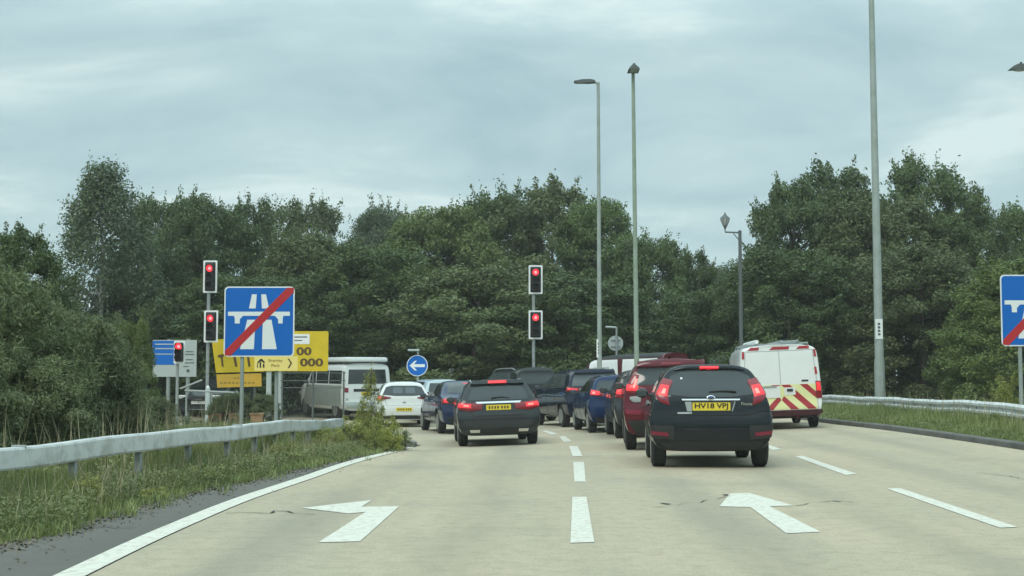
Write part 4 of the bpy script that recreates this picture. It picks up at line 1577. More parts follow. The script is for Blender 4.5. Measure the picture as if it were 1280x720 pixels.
car.side_glass([(.55, .95), (.98, 1.75), (1.79, 2.4)], 1.12, 1.42, rake0=.2, rake1=.5)
car.door_lines([.97, 1.77, 2.45], .4, 1.08, .95)
car.mirrors(2.35, 1.08, M['black'])
car.plate(0, .75)
car.patch('lower_bumper', M['black'], [(-.6, .27), (.6, .27)], [(-.76, .45), (.76, .45)], 'rear', 0.006)

# ---- 4 blue hatchback
c4 = paint('royal_blue_paint', (0.010, 0.026, 0.085), 0.22)
car = Car('hatchback_car', 'small royal blue hatchback with lit left tail lamp beside the dark blue people carrier', 'car',
          0, 34.3, 5.5, 3.95, 1.72, 1.49, SEC_CAR, REAR_HATCH, top_hatch(3.95, 1.49), c4, 0.305, 0.66, 2.49, X=2.86)
car.patch('rear_window', M['glass'], [(-.67, 1.05), (.67, 1.05)], [(-.53, 1.33), (.53, 1.33)], 'rear', 0.006, nu=24, nv=10)
for sx in (1, -1):
    t = car.patch('tail_lamp', M['red_lens'], [(sx * .46, .93), (sx * .95, .98)], [(sx * .48, 1.03), (sx * .72, 1.09), (sx * 1.02, 1.14)], 'wrap', 0.018, 0.012, nu=10)[0]
    car.patch('lit_lamp', M['brake_lit'], [(sx * .60, .96), (sx * .86, .99)], [(sx * .60, 1.05), (sx * .86, 1.09)], 'wrap', 0.032, 0.01, parent=t)
    car.patch('lamp_core', M['brake_hot'], [(sx * .72, 0.99), (sx * .80, 1.0)], [(sx * .72, 1.04), (sx * .80, 1.05)], 'wrap', 0.04, 0.008, parent=t)
car.patch('lower_bumper', M['black'], [(-.62, .262), (.62, .262)], [(-.74, .40), (.74, .40)], 'rear', 0.006)
car.side_glass([(.62, 1.0), (1.03, 1.75), (1.79, 2.5)], 1.055, 1.36, rake0=.14, rake1=.62)
car.door_lines([1.02, 1.77, 2.52], .32, 1.02, .86)
car.mirrors(2.42, 1.02)
car.plate(0, .80)
car.line('tailgate_gap', M['seam'], [(-.62, .95), (-.58, .745), (.58, .745), (.62, .95)], 0.014)
car.bumper(.42, .72)

# ---- 5 dark blue people carrier
c5 = paint('navy_paint', (0.008, 0.014, 0.034), 0.2)
car = Car('people_carrier', 'dark blue people carrier behind the small royal blue hatchback, turned to the left', 'car',
          0, 39.25, 14, 4.70, 1.88, 1.72, SEC_CAR, REAR_SUV, top_hatch(4.7, 1.72, scr=2.15, hood=1.0), c5, 0.335, 0.88, 2.85, X=2.56)
car.patch('rear_window', M['glass_light'], [(-.74, 1.20), (.74, 1.20)], [(-.62, 1.53), (.62, 1.53)], 'rear', 0.006, nu=24, nv=10)
car.patch('rear_spoiler', c5, [(-.62, 1.56), (.62, 1.56)], [(-.58, 1.62), (.58, 1.62)], 'rear', 0.07, nv=4)
for sx in (1, -1):
    t = car.patch('tail_lamp', M['red_lens_dim'], [(sx * .44, 1.02), (sx * 1.10, 1.05)], [(sx * .46, 1.14), (sx * 1.2, 1.21)], 'wrap', 0.018, 0.012, nu=14)[0]
    car.patch('reversing_lamp', M['clear_lens'], [(sx * .48, 1.05), (sx * .55, 1.05)], [(sx * .49, 1.11), (sx * .55, 1.115)], 'wrap', 0.03, 0.008, parent=t)
    car.patch('lit_lamp', M['brake_lit'], [(sx * .62, 1.08), (sx * .95, 1.10)], [(sx * .62, 1.12), (sx * .95, 1.15)], 'wrap', 0.03, 0.008, parent=t)
car.patch('lower_bumper', M['black'], [(-.66, .29), (.66, .29)], [(-.82, .46), (.82, .46)], 'rear', 0.006)
car.side_glass([(.62, 1.35), (1.39, 2.35), (2.4, 3.3)], 1.19, 1.55, 'glass_light', rake0=.22, rake1=.75)
car.door_lines([1.37, 2.37, 3.3], .36, 1.15, 1.0)
car.mirrors(3.2, 1.16)
car.plate(0, .85)
car.line('bumper_gap', M['seam'], [(-.8, .80), (.8, .80)], 0.012)
car.line('roof_rail', c5, [(1.0, 1.655), (3.0, 1.665)], 0.03, 'right', 0.03, mirror=True)

# ---- 6 black SUV with roof rails
c6 = paint('black_green_paint', (0.018, 0.022, 0.022), 0.25)
car = Car('estate_car', 'tall black estate with silver roof rails behind the dark grey estate car in the middle', 'car',
          0, 45.5, 24, 4.65, 1.86, 1.90, SEC_CAR, REAR_SUV, top_hatch(4.65, 1.90), c6, 0.35, 0.9, 2.75, X=1.02)
car.patch('rear_window', M['glass'], [(-.74, 1.30), (.74, 1.30)], [(-.62, 1.68), (.62, 1.68)], 'rear', 0.006, nu=24, nv=10)
for sx in (1, -1):
    car.patch('tail_lamp', M['red_lens_dim'], [(sx * .60, 1.02), (sx * 1.05, 1.05)], [(sx * .62, 1.20), (sx * 1.05, 1.25)], 'wrap', 0.018, 0.012)
car.side_glass([(.66, 1.35), (1.4, 2.3), (2.35, 3.1)], 1.30, 1.70, 'glass_light', rake0=.25, rake1=.6)
car.door_lines([1.37, 2.32, 3.15], .4, 1.2, 1.05)
car.mirrors(3.05, 1.2)
car.roof_rail(.60, .75, 2.7, M['steel'], .02, .045)
car.patch('lower_bumper', M['black'], [(-.66, .3), (.66, .3)], [(-.82, .5), (.82, .5)], 'rear', 0.006)
car.plate(0, .9)

# ---- 7 dark grey estate in the left lane
c7 = paint('slate_paint', (0.030, 0.035, 0.038), 0.24)
car = Car('estate_car', 'dark grey estate car in the left lane with a chrome strip above its yellow plate', 'car',
          0, 28.9, 4.0, 4.65, 1.82, 1.47, SEC_CAR, REAR_EST, top_hatch(4.65, 1.47, scr=2.15, hood=1.1), c7, 0.325, 0.85, 2.84, X=-.255)
car.patch('rear_window', M['glass'], [(-.66, 1.00), (.66, 1.00)], [(-.55, 1.27), (-.3, 1.30), (.3, 1.30), (.55, 1.27)], 'rear', 0.006, nu=24, nv=10)
car.patch('rear_spoiler', c7, [(-.58, 1.33), (.58, 1.33)], [(-.52, 1.395), (.52, 1.395)], 'rear', 0.06, nv=4)
car.patch('high_brake_lamp', M['brake_lit'], [(-.20, 1.335), (.20, 1.335)], [(-.20, 1.385), (.20, 1.385)], 'rear', 0.075)
for sx in (1, -1):
    t = car.patch('tail_lamp', M['red_lens'], [(sx * .38, .80), (sx * .66, .77), (sx * .98, .83)], [(sx * .36, .93), (sx * .74, .95), (sx * 1.02, .99)], 'wrap', 0.018, 0.012, nu=14)[0]
    car.patch('lit_lamp', M['brake_lit'], [(sx * .62, .83), (sx * .93, .86)], [(sx * .62, .915), (sx * .93, .94)], 'wrap', 0.032, 0.008, parent=t)
    car.patch('lamp_core', M['brake_hot'], [(sx * .67, .86), (sx * .80, .87)], [(sx * .67, .895), (sx * .80, .905)], 'wrap', 0.04, 0.006, parent=t)
    car.patch('exhaust_trim', M['chrome'], [(sx * .42, .31), (sx * .62, .31)], [(sx * .42, .37), (sx * .64, .37)], 'rear', 0.014)
    car.patch('bumper_vent', M['black'], [(sx * .66, .42), (sx * .86, .43)], [(sx * .66, .47), (sx * .86, .52)], 'wrap', 0.024)
car.patch('trim_strip', M['chrome'], [(-.46, .925), (.46, .925)], [(-.50, .962), (.50, .962)], 'rear', 0.022)
car.patch('plate_recess', c7, [(-.36, .76), (.36, .76)], [(-.38, .915), (.38, .915)], 'rear', 0.002)
car.plate(0, .84, w=.54)
car.line('tailgate_gap', M['seam'], [(-.60, .86), (-.56, .665), (.56, .665), (.60, .86)], 0.016)
car.patch('bumper_dark_strip', M['black'], [(-.54, .605), (.54, .605)], [(-.56, .655), (.56, .655)], 'rear', 0.003)  # black strip across the bumper below the tailgate gap
car.patch('lower_bumper', M['black'], [(-.6, .27), (.6, .27)], [(-.66, .40), (.66, .40)], 'rear', 0.006)
car.side_glass([(.72, 1.45), (1.5, 2.3), (2.34, 3.1)], 1.005, 1.33, rake0=.2, rake1=.65)
car.door_lines([1.47, 2.32, 3.15], .33, .96, .84)
car.mirrors(3.0, .98)
car.wipe(-.15, .25, 1.03, .02)
car.roof_rail(.56, .75, 2.6, M['steel'], .015, .03)
car.bumper(.40, .60)

# ---- 8 dark blue saloon
c8 = paint('steel_blue_paint', (0.018, 0.030, 0.075), 0.22)
top8 = [(0, 1.0), (.25, 1.03), (.55, 1.06), (1.0, 1.36), (1.35, 1.48), (1.9, 1.50), (2.4, 1.46), (3.3, 1.03), (3.5, .98), (4.2, .84), (4.4, .7), (4.5, .55)]
REAR_SAL = [(.16, .13), (.20, .05), (.30, 0), (.50, 0), (.55, .04), (.64, .05), (1.0, .08)]
car = Car('saloon_car', 'dark blue saloon left of the dark grey estate car, turned to the left', 'car',
          0, 36.8, 13, 4.5, 1.82, 1.50, SEC_CAR, REAR_SAL, top8, c8, 0.33, 0.95, 2.75, X=-1.02)
car.patch('rear_window', M['glass'], [(-.62, 1.12), (.62, 1.12)], [(-.52, 1.40), (.52, 1.40)], 'rear', 0.006, nu=24, nv=10)
for sx in (1, -1):
    t = car.patch('tail_lamp', M['red_lens'], [(sx * .42, .83), (sx * 1.0, .84)], [(sx * .42, .95), (sx * .8, .97), (sx * 1.15, 1.0)], 'wrap', 0.018, 0.012, nu=14)[0]
    car.patch('lit_lamp', M['brake_lit'], [(sx * .52, .86), (sx * .88, .86)], [(sx * .52, .93), (sx * .88, .95)], 'wrap', 0.032, 0.008, parent=t)
    car.patch('lamp_core', M['brake_hot'], [(sx * .6, .88), (sx * .78, .88)], [(sx * .6, .91), (sx * .78, .92)], 'wrap', 0.04, 0.006, parent=t)
car.patch('high_brake_lamp', M['brake_lit'], [(-.10, 1.375), (.10, 1.375)], [(-.10, 1.39), (.10, 1.39)], 'rear', 0.012)
car.patch('lower_bumper', M['black'], [(-.62, .27), (.62, .27)], [(-.74, .46), (.74, .46)], 'rear', 0.006)
car.side_glass([(1.05, 1.45), (1.5, 2.2), (2.25, 3.05)], 1.03, 1.37, rake0=.35, rake1=.65)
car.door_lines([1.5, 2.23, 3.1], .33, 1.0, .88)
car.mirrors(2.95, 1.02)
car.plate(0, .80)
car.line('boot_gap', M['seam'], [(-.60, .86), (-.56, .72), (.56, .72), (.60, .86)], 0.014)

# ---- 9 pale silver car
c9 = paint('pale_silver_paint', (0.46, 0.54, 0.57), 0.28, 0.2)
car = Car('hatchback_car', 'pale silver hatchback seen between the white hatchback and the dark blue saloon', 'car',
          0, 46.2, 20, 4.2, 1.78, 1.53, SEC_CAR, REAR_HATCH, top_hatch(4.2, 1.53), c9, 0.31, 0.7, 2.6, X=-2.2)
car.patch('rear_window', M['glass'], [(-.67, 1.08), (.67, 1.08)], [(-.55, 1.38), (.55, 1.38)], 'rear', 0.006, nu=24, nv=10)
for sx in (1, -1):
    car.patch('tail_lamp', M['red_lens_dim'], [(sx * .60, .90), (sx * .95, .95)], [(sx * .62, 1.06), (sx * .95, 1.12)], 'wrap', 0.018, 0.012)
car.side_glass([(.62, 1.0), (1.05, 1.85), (1.9, 2.7)], 1.08, 1.40, rake0=.14, rake1=.62)
car.door_lines([1.03, 1.87, 2.75], .35, 1.04, .88)
car.mirrors(2.65, 1.05)
car.patch('lower_bumper', M['black'], [(-.62, .27), (.62, .27)], [(-.74, .40), (.74, .40)], 'rear', 0.006)
car.plate(0, .8)

# ---- 10 white hatchback
c10 = paint('white_paint', (0.72, 0.74, 0.73), 0.25, dirt=0.06)
car = Car('hatchback_car', 'white hatchback with wide rear window and yellow plate beside the tall yellow green weed', 'car',
          506, 42.6, 8, 4.0, 1.75, 1.47, SEC_CAR, REAR_HATCH, top_hatch(4.0, 1.47), c10, 0.305, 0.66, 2.53)
car.patch('rear_window', M['glass'], [(-.69, 1.04), (-.3, 1.00), (.3, 1.00), (.69, 1.04)], [(-.57, 1.28), (-.4, 1.325), (.4, 1.325), (.57, 1.28)], 'rear', 0.006, nu=24, nv=10)
car.patch('painted_see_through', M['glass_light'], [(-.36, 1.08), (-.05, 1.08)], [(-.34, 1.27), (-.05, 1.27)], 'rear', 0.010)  # opaque paler patches, painting the daylight seen through the car
car.patch('painted_see_through', M['glass_light'], [(.05, 1.08), (.36, 1.08)], [(.05, 1.27), (.34, 1.27)], 'rear', 0.010)
for sx in (1, -1):
    t = car.patch('tail_lamp', M['red_lens'] if sx < 0 else M['red_lens_dim'], [(sx * .44, .93), (sx * .95, .84)], [(sx * .44, .955), (sx * .7, 1.0), (sx * 1.05, 1.06)], 'wrap', 0.018, 0.012, nu=14)[0]
    car.patch('lit_lamp', M['brake_lit'], [(sx * .76, .89), (sx * .95, .88)], [(sx * .76, .95), (sx * .95, .97)], 'wrap', 0.03, 0.008, parent=t) if sx < 0 else None
car.patch('lower_bumper', M['black'], [(-.62, .262), (.62, .262)], [(-.76, .36), (-.4, .385), (.4, .385), (.76, .36)], 'rear', 0.006)
car.ellipse('badge', M['steel'], 0, .80, .055, .03, 0.012)
car.plate(0, .575, w=.52)
car.line('tailgate_gap', M['seam'], [(-.62, .93), (-.56, .70), (.56, .70), (.62, .93)], 0.012)
car.side_glass([(.62, 1.0), (1.03, 1.78), (1.82, 2.5)], 1.045, 1.34, rake0=.14, rake1=.62)
car.door_lines([1.02, 1.8, 2.55], .32, 1.0, .86)
car.mirrors(2.45, 1.02)
car.bumper(.40, .70, th=.005)


# ---- vans
def top_van(L, H, hood=0.85, scr=1.55):
    return [(0, H * .99), (.5, H), (L - scr - .5, H * .99), (L - scr, H * .955), (L - hood, H * .66), (L - hood + .15, H * .63), (L - .25, H * .54), (L - .08, H * .45), (L, H * .38)]


# 11 camper van
c11 = paint('camper_white', (0.70, 0.73, 0.72), 0.3, dirt=0.08)
c11b = paint('camper_silver', (0.42, 0.46, 0.43), 0.3, 0.4)
car = Car('camper_van', 'white and silver camper van with a raised roof turning left behind the tall weed', 'van',
          0, 48.5, 30, 4.9, 1.92, 2.06, SEC_VAN, REAR_VAN, top_van(4.9, 2.06), c11, 0.33, 0.95, 3.0, X=-5.18, dz=0.05)
car.patch('rear_window', M['glass'], [(-.76, 1.28), (.76, 1.28)], [(-.72, 1.80), (.72, 1.80)], 'rear', 0.008, nu=20, nv=8)
for sx in (1, -1):
    car.patch('tail_lamp', M['red_lens'], [(sx * .80, .98), (sx * .98, .98)], [(sx * .79, 1.14), (sx * .98, 1.14)], 'wrap', 0.016, 0.01)
    car.patch('rear_reflector', M['clear_lens'], [(sx * .80, .70), (sx * .9, .70)], [(sx * .80, .78), (sx * .9, .78)], 'wrap', 0.016, 0.01)
car.patch('tailgate_trim', M['black'], [(-.55, 1.0), (.55, 1.0)], [(-.55, 1.10), (.55, 1.10)], 'rear', 0.01)
car.plate(0, .93)
car.patch('rear_bumper', c11b, [(-.86, .42), (.86, .42)], [(-.90, .62), (.90, .62)], 'rear', 0.05)
car.patch('side_panel', c11b, [(.35, .46), (4.2, .46)], [(.35, 1.22), (3.7, 1.22)], 'right', 0.004, mirror=True, nu=36)
for a, b in ((.35, 1.5), (1.58, 2.75), (2.85, 3.45)):
    car.patch('side_window', M['glass'], [(a, 1.28), (b, 1.28)], [(a, 1.76), (b - (.15 if b > 3 else 0), 1.76)], 'right', 0.008, mirror=True)
# raised roof
bm = bmesh.new()
add_box(bm, 0, 1.95, 2.14, 1.66, 3.6, 0.22, 0.09)
rf = obj('raised_roof', bm, c11, car.root, smooth=True)
bm = bmesh.new()
add_box(bm, 0, 1.95, 2.065, 1.70, 3.62, 0.035, 0.01)
obj('roof_seal', bm, M['black'], rf)
car.mirrors(3.55, 1.3, M['black'])
car.door_lines([1.54, 2.8, 3.75], .4, 1.24)
# front lamp and grille at the visible nose
for sx in (1, -1):
    p, n = car.cast(4.55, .85, 'right' if sx > 0 else 'left')
    bm = bmesh.new(); add_box(bm, p.x - sx * .08, 4.55, .88, .26, .3, .2, .05)
    obj('headlamp', bm, M['clear_lens'], car.root)

# 12 white van with chevrons
c12 = paint('van_white', (0.74, 0.76, 0.74), 0.3, dirt=0.07)
cm12 = paint('maroon_plastic', (0.060, 0.014, 0.022), 0.45)
car = Car('white_van', 'white high visibility van with red and yellow chevrons and a laden roof rack', 'van',
          978, 32.0, -4.4, 5.0, 1.98, 2.06, SEC_VAN, REAR_VAN, top_van(5.0, 2.06), c12, 0.345, 1.0, 3.1)
car.patch('chevron_panel', M['chevron_yellow'], [(-.84, .47), (.84, .47)], [(-.84, 1.07), (.84, 1.07)], 'rear', 0.006, nu=24, nv=10)
for sx in (1, -1):
    for b_, t_ in (([(sx * .62, .475), (sx * .82, .475)], [(0.01 * sx, 1.065), (sx * .21, 1.065)]),
                   ([(sx * .835, .72), (sx * .84, .865)], [(sx * .45, 1.065), (sx * .63, 1.065)]),
                   ([(sx * .21, .475), (sx * .40, .475)], [(sx * .005, .70), (sx * .06, .80)])):
        car.patch('chevron_stripe', M['chevron_red'], b_, t_, 'rear', 0.010, nu=6, nv=12)
    t = car.patch('tail_lamp', M['red_lens'], [(sx * .875, .72), (sx * 1.02, .72)], [(sx * .87, 1.13), (sx * 1.02, 1.13)], 'wrap', 0.018, 0.012)[0]
    car.patch('lit_lamp', M['brake_lit'], [(sx * .89, .90), (sx * 1.0, .90)], [(sx * .885, 1.10), (sx * .99, 1.10)], 'wrap', 0.03, 0.01, parent=t)
    for z in (.72, 1.30, 1.72):
        car.patch('door_hinge', M['chevron_red'] if z > 1 else M['black'], [(sx * .83, z), (sx * .885, z)], [(sx * .82, z + .17), (sx * .87, z + .17)], 'rear', 0.014)
    # red and white blocks along the roof edge
for x0_, x1_ in ((-.74, -.48), (-.22, .24), (.42, .72)):
    car.patch('roof_edge_stripe', M['chevron_red'], [(x0_, 1.915), (x1_, 1.915)], [(x0_ + .08, 1.985), (x1_ + .02, 1.985)], 'rear', 0.012)
car.patch('plate_panel', c12, [(-.70, .76), (-.02, .76)], [(-.70, 1.04), (-.02, 1.04)], 'rear', 0.022)
car.plate(-.42, .86, w=.50)
car.patch('plate_light_bar', M['steel'], [(-.66, 1.0), (-.10, 1.0)], [(-.66, 1.045), (-.10, 1.045)], 'rear', 0.03)
hp = car.patch('handle_panel', c12, [(.08, .82), (.34, .82)], [(.08, 1.0), (.34, 1.0)], 'rear', 0.014)[0]
car.patch('door_handle', M['black'], [(.14, .90), (.28, .90)], [(.14, .965), (.28, .965)], 'rear', 0.03, parent=hp)
car.patch('door_vent', M['black'], [(.50, 1.13), (.66, 1.13)], [(.50, 1.17), (.66, 1.17)], 'rear', 0.012)
car.patch('door_vent', M['black'], [(-.66, 1.10), (-.48, 1.10)], [(-.66, 1.14), (-.48, 1.14)], 'rear', 0.012)
car.line('door_gap', M['sign_back'], [(0, .46), (0, 1.90)], 0.012, 'rear', 0.004)
car.line('door_gap', M['sign_back'], [(.86, .46), (.855, 1.2), (.80, 1.88)], 0.012, 'rear', 0.004, mirror=True)
car.line('door_gap', M['sign_back'], [(-.80, 1.885), (.80, 1.885)], 0.012, 'rear', 0.004)
car.patch('rear_bumper', cm12, [(-.93, .31), (.93, .31)], [(-.97, .46), (.97, .46)], 'rear', 0.07)
car.patch('lower_valance', M['black'], [(-.9, .305), (.9, .305)], [(-.9, .33), (.9, .33)], 'rear', 0.06)
car.patch('side_window', M['glass'], [(2.95, 1.22), (4.05, 1.22)], [(2.95, 1.68), (3.7, 1.68)], 'right', 0.008, mirror=True)
car.door_lines([1.6, 2.85, 4.15], .4, 1.85)
car.patch('side_rub_strip', M['black'], [(1.4, .66), (4.0, .66)], [(1.4, .74), (4.0, .74)], 'right', 0.02, mirror=True)
car.mirrors(3.95, 1.28, M['black'], 0.26)
rk = empty('roof_rack', (0, 0, 0))
rk.parent = car.root
bpy.data.objects.remove(rk)
bm = bmesh.new()
for y in (.55, 1.5, 2.4, 3.1):
    add_tube(bm, [(-.78, y, 1.96), (-.74, y, 2.06), (.74, y, 2.06), (.78, y, 1.96)], 0.016, 8)
for x in (-.74, .74):
    add_tube(bm, [(x, .45, 2.07), (x, 3.2, 2.07)], 0.014, 8)
rack = obj('roof_rack', bm, M['steel'], car.root)
lad = empty('ladder', (0, 0, 0), 0, 'aluminium ladder lying on the roof rack of the white van', 'ladder')
lad.matrix_world = car.root.matrix_world @ Matrix.Translation((0.30, .35, 2.085))
for x in (-.19, .19):
    box('stile', (x, 1.4, .03), (.03, 2.9, .06), M['steel'], lad, .004)
for k in range(10):
    tube('rung', [(-.18, .15 + k * .28, .03), (.18, .15 + k * .28, .03)], 0.014, M['steel'], lad, 6)
pip = tube('pipe_bundle', [(-.5, .3, 0), (-.5, 3.3, 0)], 0.05, M['white'], None, 10)
pip.matrix_world = car.root.matrix_world @ Matrix.Translation((0, 0, 2.125))
tag(pip, 'pale pipe lying on the left of the roof rack of the white van', 'pipe')

# 13 maroon van side on
c13 = paint('maroon_paint', (0.10, 0.016, 0.026), 0.25)
car = Car('panel_van', 'maroon van with white window panels standing across the road behind the dark blue people carrier', 'van',
          0, 48.0, 52, 4.9, 1.96, 2.28, SEC_VAN, REAR_VAN, top_van(4.9, 2.28), c13, 0.34, 0.95, 3.0, X=6.15)
for a, b in ((.42, 1.95), (2.12, 3.42)):
    t = car.patch('window_panel', M['white'], [(a, 1.46), (b, 1.46)], [(a + .03, 2.06), (b - .03, 2.06)], 'right', 0.008, mirror=True)[0]
car.patch('roof_panel', M['black'], [(-.80, .3), (.80, .3)], [(-.80, 3.35), (.80, 3.35)], 'top', 0.006, nu=20, nv=20)
car.patch('panel_print', M['sign_grey'], [(2.5, 1.72), (3.2, 1.72)], [(2.5, 1.80), (3.2, 1.80)], 'right', 0.012, mirror=True)
car.patch('side_window', M['glass_light'], [(3.5, 1.42), (4.0, 1.42)], [(3.5, 1.95), (3.62, 1.95)], 'right', 0.008, mirror=True)
car.patch('roof_band', M['black'], [(.3, 2.09), (3.5, 2.09)], [(.3, 2.19), (3.4, 2.19)], 'right', 0.006, mirror=True)
for sx in (1, -1):
    car.patch('tail_lamp', M['red_lens'], [(sx * .84, 1.0), (sx * .98, 1.0)], [(sx * .84, 1.35), (sx * .98, 1.35)], 'wrap', 0.016, 0.01)
car.patch('rear_window', M['glass'], [(-.7, 1.4), (.7, 1.4)], [(-.66, 2.0), (.66, 2.0)], 'rear', 0.008)
car.mirrors(3.95, 1.42, M['black'], 0.24)
car.door_lines([2.03, 3.45, 4.1], .45, 2.05)

# 14 grey van roof behind
c14 = paint('silver_grey_paint', (0.26, 0.30, 0.30), 0.3, 0.3)
car = Car('panel_van', 'grey van whose roof just shows left of the white van with chevrons', 'van',
          0, 52.0, 60, 4.9, 1.96, 2.40, SEC_VAN, REAR_VAN, top_van(4.9, 2.40), c14, 0.34, 0.95, 3.0, X=11.2)
car.patch('side_window', M['glass'], [(3.2, 1.45), (4.0, 1.45)], [(3.2, 2.05), (3.65, 2.05)], 'right', 0.008, mirror=True)
car.patch('rear_window', M['glass'], [(-.7, 1.4), (.7, 1.4)], [(-.66, 2.0), (.66, 2.0)], 'rear', 0.008)
for sx in (1, -1):
    car.patch('tail_lamp', M['red_lens_dim'], [(sx * .84, 1.0), (sx * .98, 1.0)], [(sx * .84, 1.35), (sx * .98, 1.35)], 'wrap', 0.016, 0.01)
car.mirrors(3.95, 1.45, M['white'], 0.24)
car.door_lines([1.9, 3.1, 4.1], .45, 2.1)

# 15 parked dark car at the left, seen from the front
c15 = paint('parked_black_paint', (0.012, 0.015, 0.016), 0.25)
car = Car('parked_car', 'dark car with a white number plate parked below the blue and grey direction sign', 'car',
          0, 50.4, 172, 4.2, 1.75, 1.46, SEC_CAR, REAR_HATCH, top_hatch(4.2, 1.46), c15, 0.31, 0.7, 2.6, X=-10.3, dz=0.20)
car.side_glass([(.62, 1.0), (1.05, 1.85), (1.9, 2.7)], 1.03, 1.34, rake0=.14, rake1=.62)
car.plate(0, .52, m='plate_white', front=True)
car.mirrors(2.65, 1.0)
for sx in (1, -1):
    h = car.bvh.ray_cast(Vector((sx * .58, 8, .70)), Vector((0, -1, 0)))[0]
    bm = bmesh.new(); add_box(bm, h.x, h.y - .04, .70, .34, .12, .13, .03)
    obj('headlamp', bm, M['clear_lens'], car.root)
h = car.bvh.ray_cast(Vector((0, 8, .66)), Vector((0, -1, 0)))[0]
bm = bmesh.new(); add_box(bm, 0, h.y - .03, .68, .62, .08, .13, .02)
obj('grille', bm, M['black'], car.root)
bm = bmesh.new()
for sx in (1,):
    add_prism(bm, [(-.62, .98), (.62, .98), (.52, 1.32), (-.52, 1.32)], 0, .02)
for v in bm.verts:
    h = car.bvh.ray_cast(Vector((v.co.x, 8, v.co.z)), Vector((0, -1, 0)))[0]
    v.co.y = (h.y if h else 2.6) + 0.01 + v.co.y
obj('windscreen', bm, M['glass'], car.root)

# 16 white van far behind the yellow signs
c16 = paint('plain_white_paint', (0.62, 0.66, 0.66), 0.3)
car = Car('panel_van', 'white van standing behind the posts of the yellow sign with zeros', 'van',
          0, 62.0, 80, 5.0, 1.96, 2.1, SEC_VAN, REAR_VAN, top_van(5.0, 2.1), c16, 0.34, 0.95, 3.0, X=-8.4, dz=0.2)
for a, b in ((.4, 1.6), (1.7, 2.9), (3.1, 3.9)):
    car.patch('side_window', M['white'] if b < 3 else M['glass'], [(a, 1.2), (b, 1.2)], [(a, 1.78), (b - .1, 1.78)], 'right', 0.008, mirror=True)
car.door_lines([1.65, 3.0, 4.1], .4, 1.85)
car.patch('rear_window', M['glass'], [(-.7, 1.25), (.7, 1.25)], [(-.66, 1.8), (.66, 1.8)], 'rear', 0.008)
car.mirrors(3.95, 1.3, M['black'], 0.24)
# ------------------------------------------------------------------ signs and street furniture
def sign_root(name, label, cat, X, Y, group=None, rz=0.0):
    return empty(name, (X, Y, zg(X, Y) - 0.03), rz, label, cat, group)


def post_part(root, x, y, z1, r=0.045, m='column', z0=-0.15):
    return tube('post', [(x, y, z0), (x, y, z1)], r, M[m], root, 12)


def motorway_sign(label, X, Y, zc, size, posts, rz=0.0):
    r = sign_root('motorway_end_sign', label, 'road sign', X, Y, 'end of motorway signs', rz)
    h = size / 2
    zc = zc - r.location.z
    pl = prism('sign_plate', [rrect(-h, zc - h, h, zc + h, 0.10)], 0, 0.012, M['white'], r)
    prism('blue_field', [rrect(-h + .03, zc - h + .03, h - .03, zc + h - .03, 0.08)], -0.003, 0.001, M['sign_blue'], pl)
    bk = prism('sign_back', [rrect(-h + .01, zc - h + .01, h - .01, zc + h - .01, 0.09)], 0.012, 0.018, M['sign_back'], pl)

    def q(px, py):
        return ((px - 545) / 326 * size, zc - (py - 348.5) / 323 * size)
    sym = [[(497, 288), (510, 223), (532, 223), (528, 288)], [(557, 288), (553, 223), (575, 223), (590, 288)],
           [(400, 303), (687, 303), (687, 322), (657, 322), (654, 335), (654, 357), (633, 357), (633, 338), (618, 322), (470, 322), (455, 338), (455, 357), (432, 357), (432, 335), (428, 322), (400, 322)],
           [(490, 340), (528, 340), (522, 475), (458, 475)], [(562, 340), (602, 340), (628, 475), (560, 475)]]
    prism('motorway_symbol', [[q(*p) for p in s] for s in sym], -0.006, -0.002, M['white'], pl)
    prism('red_bar', [[q(388, 482), q(388, 503), q(415, 505), q(704, 214), q(704, 193), q(674, 192)]], -0.009, -0.005, M['sign_red'], pl)
    for x in posts:
        post_part(r, x, 0.07, zc + h * 0.8)
        for dz in (-.5, .5):
            bm = bmesh.new()
            add_box(bm, x, 0.045, zc + dz * h, 0.14, 0.07, 0.05, 0.005)
            obj('clamp', bm, M['steel'], r)
    return r


pl = at(324, 402, 30.5)
motorway_sign('blue motorway sign with a red bar above the small yellow sign with a house', pl.x, 30.5, pl.z, 1.61, (-.39, .40))
pr = at(1251, 388, 30.5)
motorway_sign('blue motorway sign with a red bar behind the right guard rail', pr.x + .82, 30.5, pr.z, 1.64, (-.38, .38))

# small yellow development sign
p = at(346, 454.5, 30.5)
r = sign_root('development_sign', 'small pale yellow sign with a house and chevron reading Bramley Park', 'sign', p.x, 30.4)
zc = p.z - r.location.z
s_ = F / 30.5
W_, H_ = 54 / s_, 18 / s_
pl = prism('sign_plate', [rrect(-W_ / 2, zc - H_ / 2, W_ / 2, zc + H_ / 2, 0.02)], 0, 0.01, M['sign_pale_yellow'], r)
k = W_ / 613.0


def q(px, py):
    return ((px - 425) * k, zc - (py - 182) * H_ / 185)


